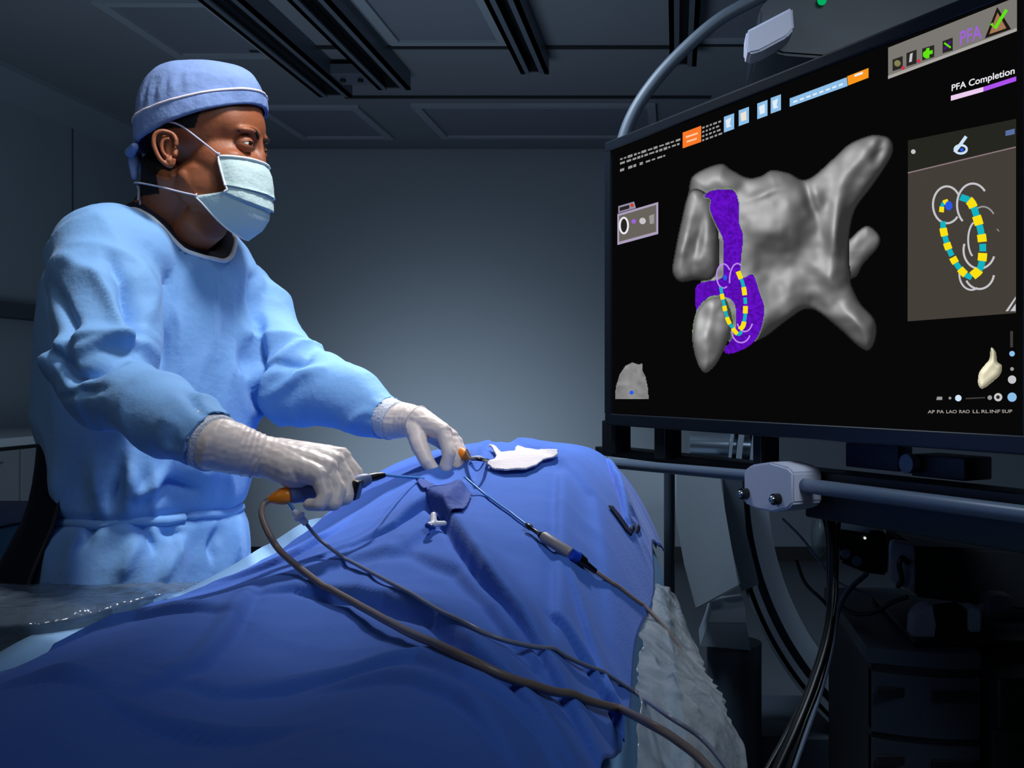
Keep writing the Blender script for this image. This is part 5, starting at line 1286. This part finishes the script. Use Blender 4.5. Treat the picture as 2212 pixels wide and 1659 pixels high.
# drawer cart, lower right
def cart():
    rt = empty('drawer_cart', P(1990, 1500, 2.2), 'dark grey cart with bowed drawer fronts in the lower right corner', 'cart')
    Yc = 2.15; xs = [P(1882, 1400, Yc).x+(P(2100, 1400, Yc).x-P(1882, 1400, Yc).x)*i/10 for i in range(11)]
    def bow(i): return Yc-.05*math.sin(i/10*math.pi*.6)
    zt = P(1890, 1395, Yc).z
    def fronts(z0, z1, i0, i1, out, m, nm):
        bm = bmesh.new(); A_ = [Vector((xs[i], bow(i)-out, z0)) for i in range(i0, i1+1)]+[Vector((xs[i], bow(i)+.03, z0)) for i in range(i1, i0-1, -1)]; prism(bm, A_, (0, 0, z1-z0)); return adopt(rt, obj(nm, bm, m, autos=30))
    mc = mat('cart_dark', rgb(52, 60, 74), .45)
    bm = bmesh.new(); prism(bm, [Vector((xs[i], bow(i), .10)) for i in range(11)]+[Vector((xs[10], 2.75, .10)), Vector((xs[0], 2.75, .10))], (0, 0, zt-.03-.10)); adopt(rt, obj('carcass', bm, m_raild))
    bm = bmesh.new(); prism(bm, [Vector((xs[i]-(.01 if i == 0 else 0), bow(i)-.015, zt-.03)) for i in range(11)]+[Vector((xs[10], 2.76, zt-.03)), Vector((xs[0]-.01, 2.76, zt-.03))], (0, 0, .03)); adopt(rt, obj('cart_top', bm, mc, autos=30))
    for k_ in range(4):
        z1 = zt-.05-k_*.135; z0 = z1-.12
        for i0, i1 in ((0, 5), (5, 10)):
            d_ = fronts(z0, z1, i0, i1, .008, mc, 'drawer')
            bm = bmesh.new(); xm = (xs[i0]+xs[i1])/2; bx(bm, (xm-.045, bow((i0+i1)//2)-.016, z1-.045), (xm+.045, bow((i0+i1)//2)-.006, z1-.025), .002); sub(d_, obj('handle', bm, m_raild, autos=30))
    for x_ in (xs[1], xs[9]):
        for y_ in (2.2, 2.68):
            bm = bmesh.new(); tube(bm, [(x_-.02, y_, .05), (x_+.02, y_, .05)], .05, 20); adopt(rt, obj('castor', bm, m_blk, autos=40))
cart()
eq = empty('black_cabinet', P(2160, 1560, 2.0), 'tall black equipment cabinet filling the lower right corner', 'cabinet')
bm = bmesh.new(); bx(bm, (.605, 2.0, .0), (.605+.45, 2.6, P(2104, 1465, 2.0).z), .01); adopt(eq, obj('cabinet_body', bm, mat('near_black', rgb(8, 9, 12), .5), autos=30))
for k_ in range(3):
    bm = bmesh.new(); zz = .12+k_*.17; bx(bm, (P(2104, 1500, 2.0).x+.03, 1.985, zz), (P(2104, 1500, 2.0).x+.42, 2.0, zz+.15), .004); adopt(eq, obj('front_panel', bm, mat('near_black', rgb(8, 9, 12), .5), autos=30))
# amplifier, junction box and instrument tray under the stand
am = empty('amplifier', P(1865, 1190, 2.5), 'black amplifier with pale curved top below the handle bar', 'amplifier')
bm = bmesh.new(); prism(bm, [P(x_, y_, 2.45) for x_, y_ in ((1812, 1145), (1830, 1136), (1900, 1146), (1918, 1150), (1918, 1244), (1870, 1238), (1815, 1215))], (0, .22, 0)); bmesh.ops.bevel(bm, geom=bm.edges[:], offset=.006, segments=2, affect='EDGES'); adopt(am, obj('case', bm, m_blk, autos=35))
bm = bmesh.new(); prism(bm, [P(x_, y_, 2.44) for x_, y_ in ((1812, 1134), (1826, 1127), (1885, 1134), (1878, 1152), (1816, 1143))], (0, .2, 0)); adopt(am, obj('top_shell', bm, m_arm, autos=35))
for x_, y_ in ((1825, 1195), (1850, 1211)):
    bm = bmesh.new(); c_ = P(x_, y_, 2.45); tube(bm, [c_, c_+Vector((0, -.012, 0))], .011, 16); adopt(am, obj('socket', bm, m_tub, autos=40))
bm = bmesh.new(); c_ = P(1868, 1162, 2.447); tube(bm, [c_, c_+Vector((0, -.004, 0))], .003, 12); adopt(am, obj('indicator', bm, glow('led_white', rgb(220, 225, 230), 1), autos=40))
jb = empty('junction_box', P(2100, 1240, 2.3), 'long black junction box with grey cable plate, right below the handle bar', 'junction box')
bm = bmesh.new(); prism(bm, [P(x_, y_, 2.25) for x_, y_ in ((1972, 1180), (2300, 1192), (2300, 1330), (1978, 1290))], (0, .3, 0)); bmesh.ops.bevel(bm, geom=bm.edges[:], offset=.006, segments=2, affect='EDGES'); adopt(jb, obj('case', bm, m_dk, autos=35))
bm = bmesh.new(); prism(bm, [P(x_, y_, 2.235) for x_, y_ in ((1930, 1168), (1972, 1176), (1978, 1186), (1978, 1264), (1968, 1274), (1932, 1262), (1925, 1250), (1925, 1180))], (0, .03, 0)); bmesh.ops.bevel(bm, geom=bm.edges[:], offset=.003, segments=2, affect='EDGES'); pt_ = adopt(jb, obj('cable_plate', bm, mat('plate_grey', rgb(128, 132, 150), .4), autos=35)); pt_['label'] = 'grey cable plate'
bm = bmesh.new(); tube(bm, smooth_path([P(1960, 1215, 2.23), P(1950, 1205, 2.2), P(1942, 1220, 2.2), P(1948, 1250, 2.21), P(1940, 1266, 2.23)], 6), .006, 10); sub(pt_, obj('plug_lead', bm, m_blk, smooth=True))
ty = empty('instrument_tray', P(2060, 1360, 2.25), 'dark tray with pale and metal fittings above the drawer cart', 'tray')
bm = bmesh.new(); a_ = P(1960, 1368, 2.2); bx(bm, (a_.x, 2.14, a_.z-.012), (a_.x+.36, 2.6, a_.z), .004); adopt(ty, obj('tray', bm, m_dk, autos=30))
for pol, nm, m_ in ((((1970, 1390), (1974, 1335), (1992, 1315), (2018, 1308), (2022, 1350), (2020, 1392)), 'pale_bracket', mat('plate_grey', rgb(128, 132, 150), .4)),
                    (((2092, 1366), (2092, 1318), (2108, 1312), (2122, 1320), (2122, 1366)), 'pale_bracket', m_arm), (((2024, 1382), (2026, 1318), (2085, 1312), (2088, 1384)), 'black_block', m_blk),
                    (((2130, 1330), (2132, 1300), (2150, 1286), (2190, 1290), (2196, 1312), (2160, 1326)), 'metal_fitting', mat('brushed_metal', rgb(120, 134, 150), .25, .8))):
    bm = bmesh.new(); prism(bm, [P(x_, y_, 2.17) for x_, y_ in pol], (0, .06, 0)); bmesh.ops.bevel(bm, geom=bm.edges[:], offset=.004, segments=2, affect='EDGES'); adopt(ty, obj(nm, bm, m_, autos=35))
# cables
def cable(pts, Ys, r_, m, lab, nm='cable'):
    p = [P(x_, y_, Ys[0]+(Ys[1]-Ys[0])*i/(len(pts)-1)) for i, (x_, y_) in enumerate(pts)]; bm = bmesh.new(); tube(bm, smooth_path(p, 8), r_, 12)
    return tag(obj(nm, bm, m, smooth=True), lab, 'cable', 'cables hanging behind the monitor stand')
cable([(1790, 1095), (1800, 1180), (1798, 1290), (1786, 1380), (1755, 1480), (1715, 1580), (1660, 1700)], (2.3, 2.0), .011, m_blk, 'thickest black cable in the hanging bundle, running to the bottom edge')
cable([(1770, 1095), (1788, 1150), (1792, 1260), (1796, 1360), (1772, 1470), (1738, 1560), (1690, 1700)], (2.33, 2.05), .006, m_blk, 'thin black cable along the right of the thick black one')
cable([(1815, 1100), (1806, 1200), (1804, 1300), (1780, 1400), (1740, 1500), (1690, 1600), (1640, 1690)], (2.28, 2.0), .005, m_blk, 'thin black cable along the left of the thick black one')
cable([(1872, 1240), (1840, 1268), (1818, 1300), (1804, 1345), (1796, 1400), (1770, 1500), (1735, 1600), (1700, 1700)], (2.4, 2.1), .006, m_tub, 'pale grey cable curving from the amplifier into the bundle')
cable([(1690, 1120), (1730, 1160), (1765, 1205), (1800, 1250), (1850, 1275), (1940, 1300)], (2.4, 2.35), .0028, m_tub, 'thin grey cable slanting from the clamp block to the right')
cable([(1815, 1310), (1850, 1326), (1890, 1322), (1930, 1300), (1960, 1290)], (2.4, 2.3), .005, m_blk, 'short black cable sagging under the amplifier')
cable([(1720, 1210), (1740, 1260), (1780, 1300), (1800, 1330)], (2.45, 2.35), .004, m_blk, 'thin black cable joining the bundle from the left')
# saline pouch hanging beside the cables
bg = empty('fluid_pouch', P(1768, 1130, 2.6), 'narrow clear pouch hanging left of the black cables', 'pouch')
bm = bmesh.new(); lathe(bm, P(1768, 1118, 2.6), P(1768, 1205, 2.6), [(0, .004), (.1, .016), (.5, .02), (.85, .016), (1, .004)], 20); adopt(bg, obj('pouch', bm, mat('clear_pouch', rgb(150, 176, 176), .2, alpha=.5), smooth=True))
bm = bmesh.new(); tube(bm, [P(1768, 1060, 2.6), P(1768, 1120, 2.6)], .0025, 8); adopt(bg, obj('strap', bm, m_dk, smooth=True))
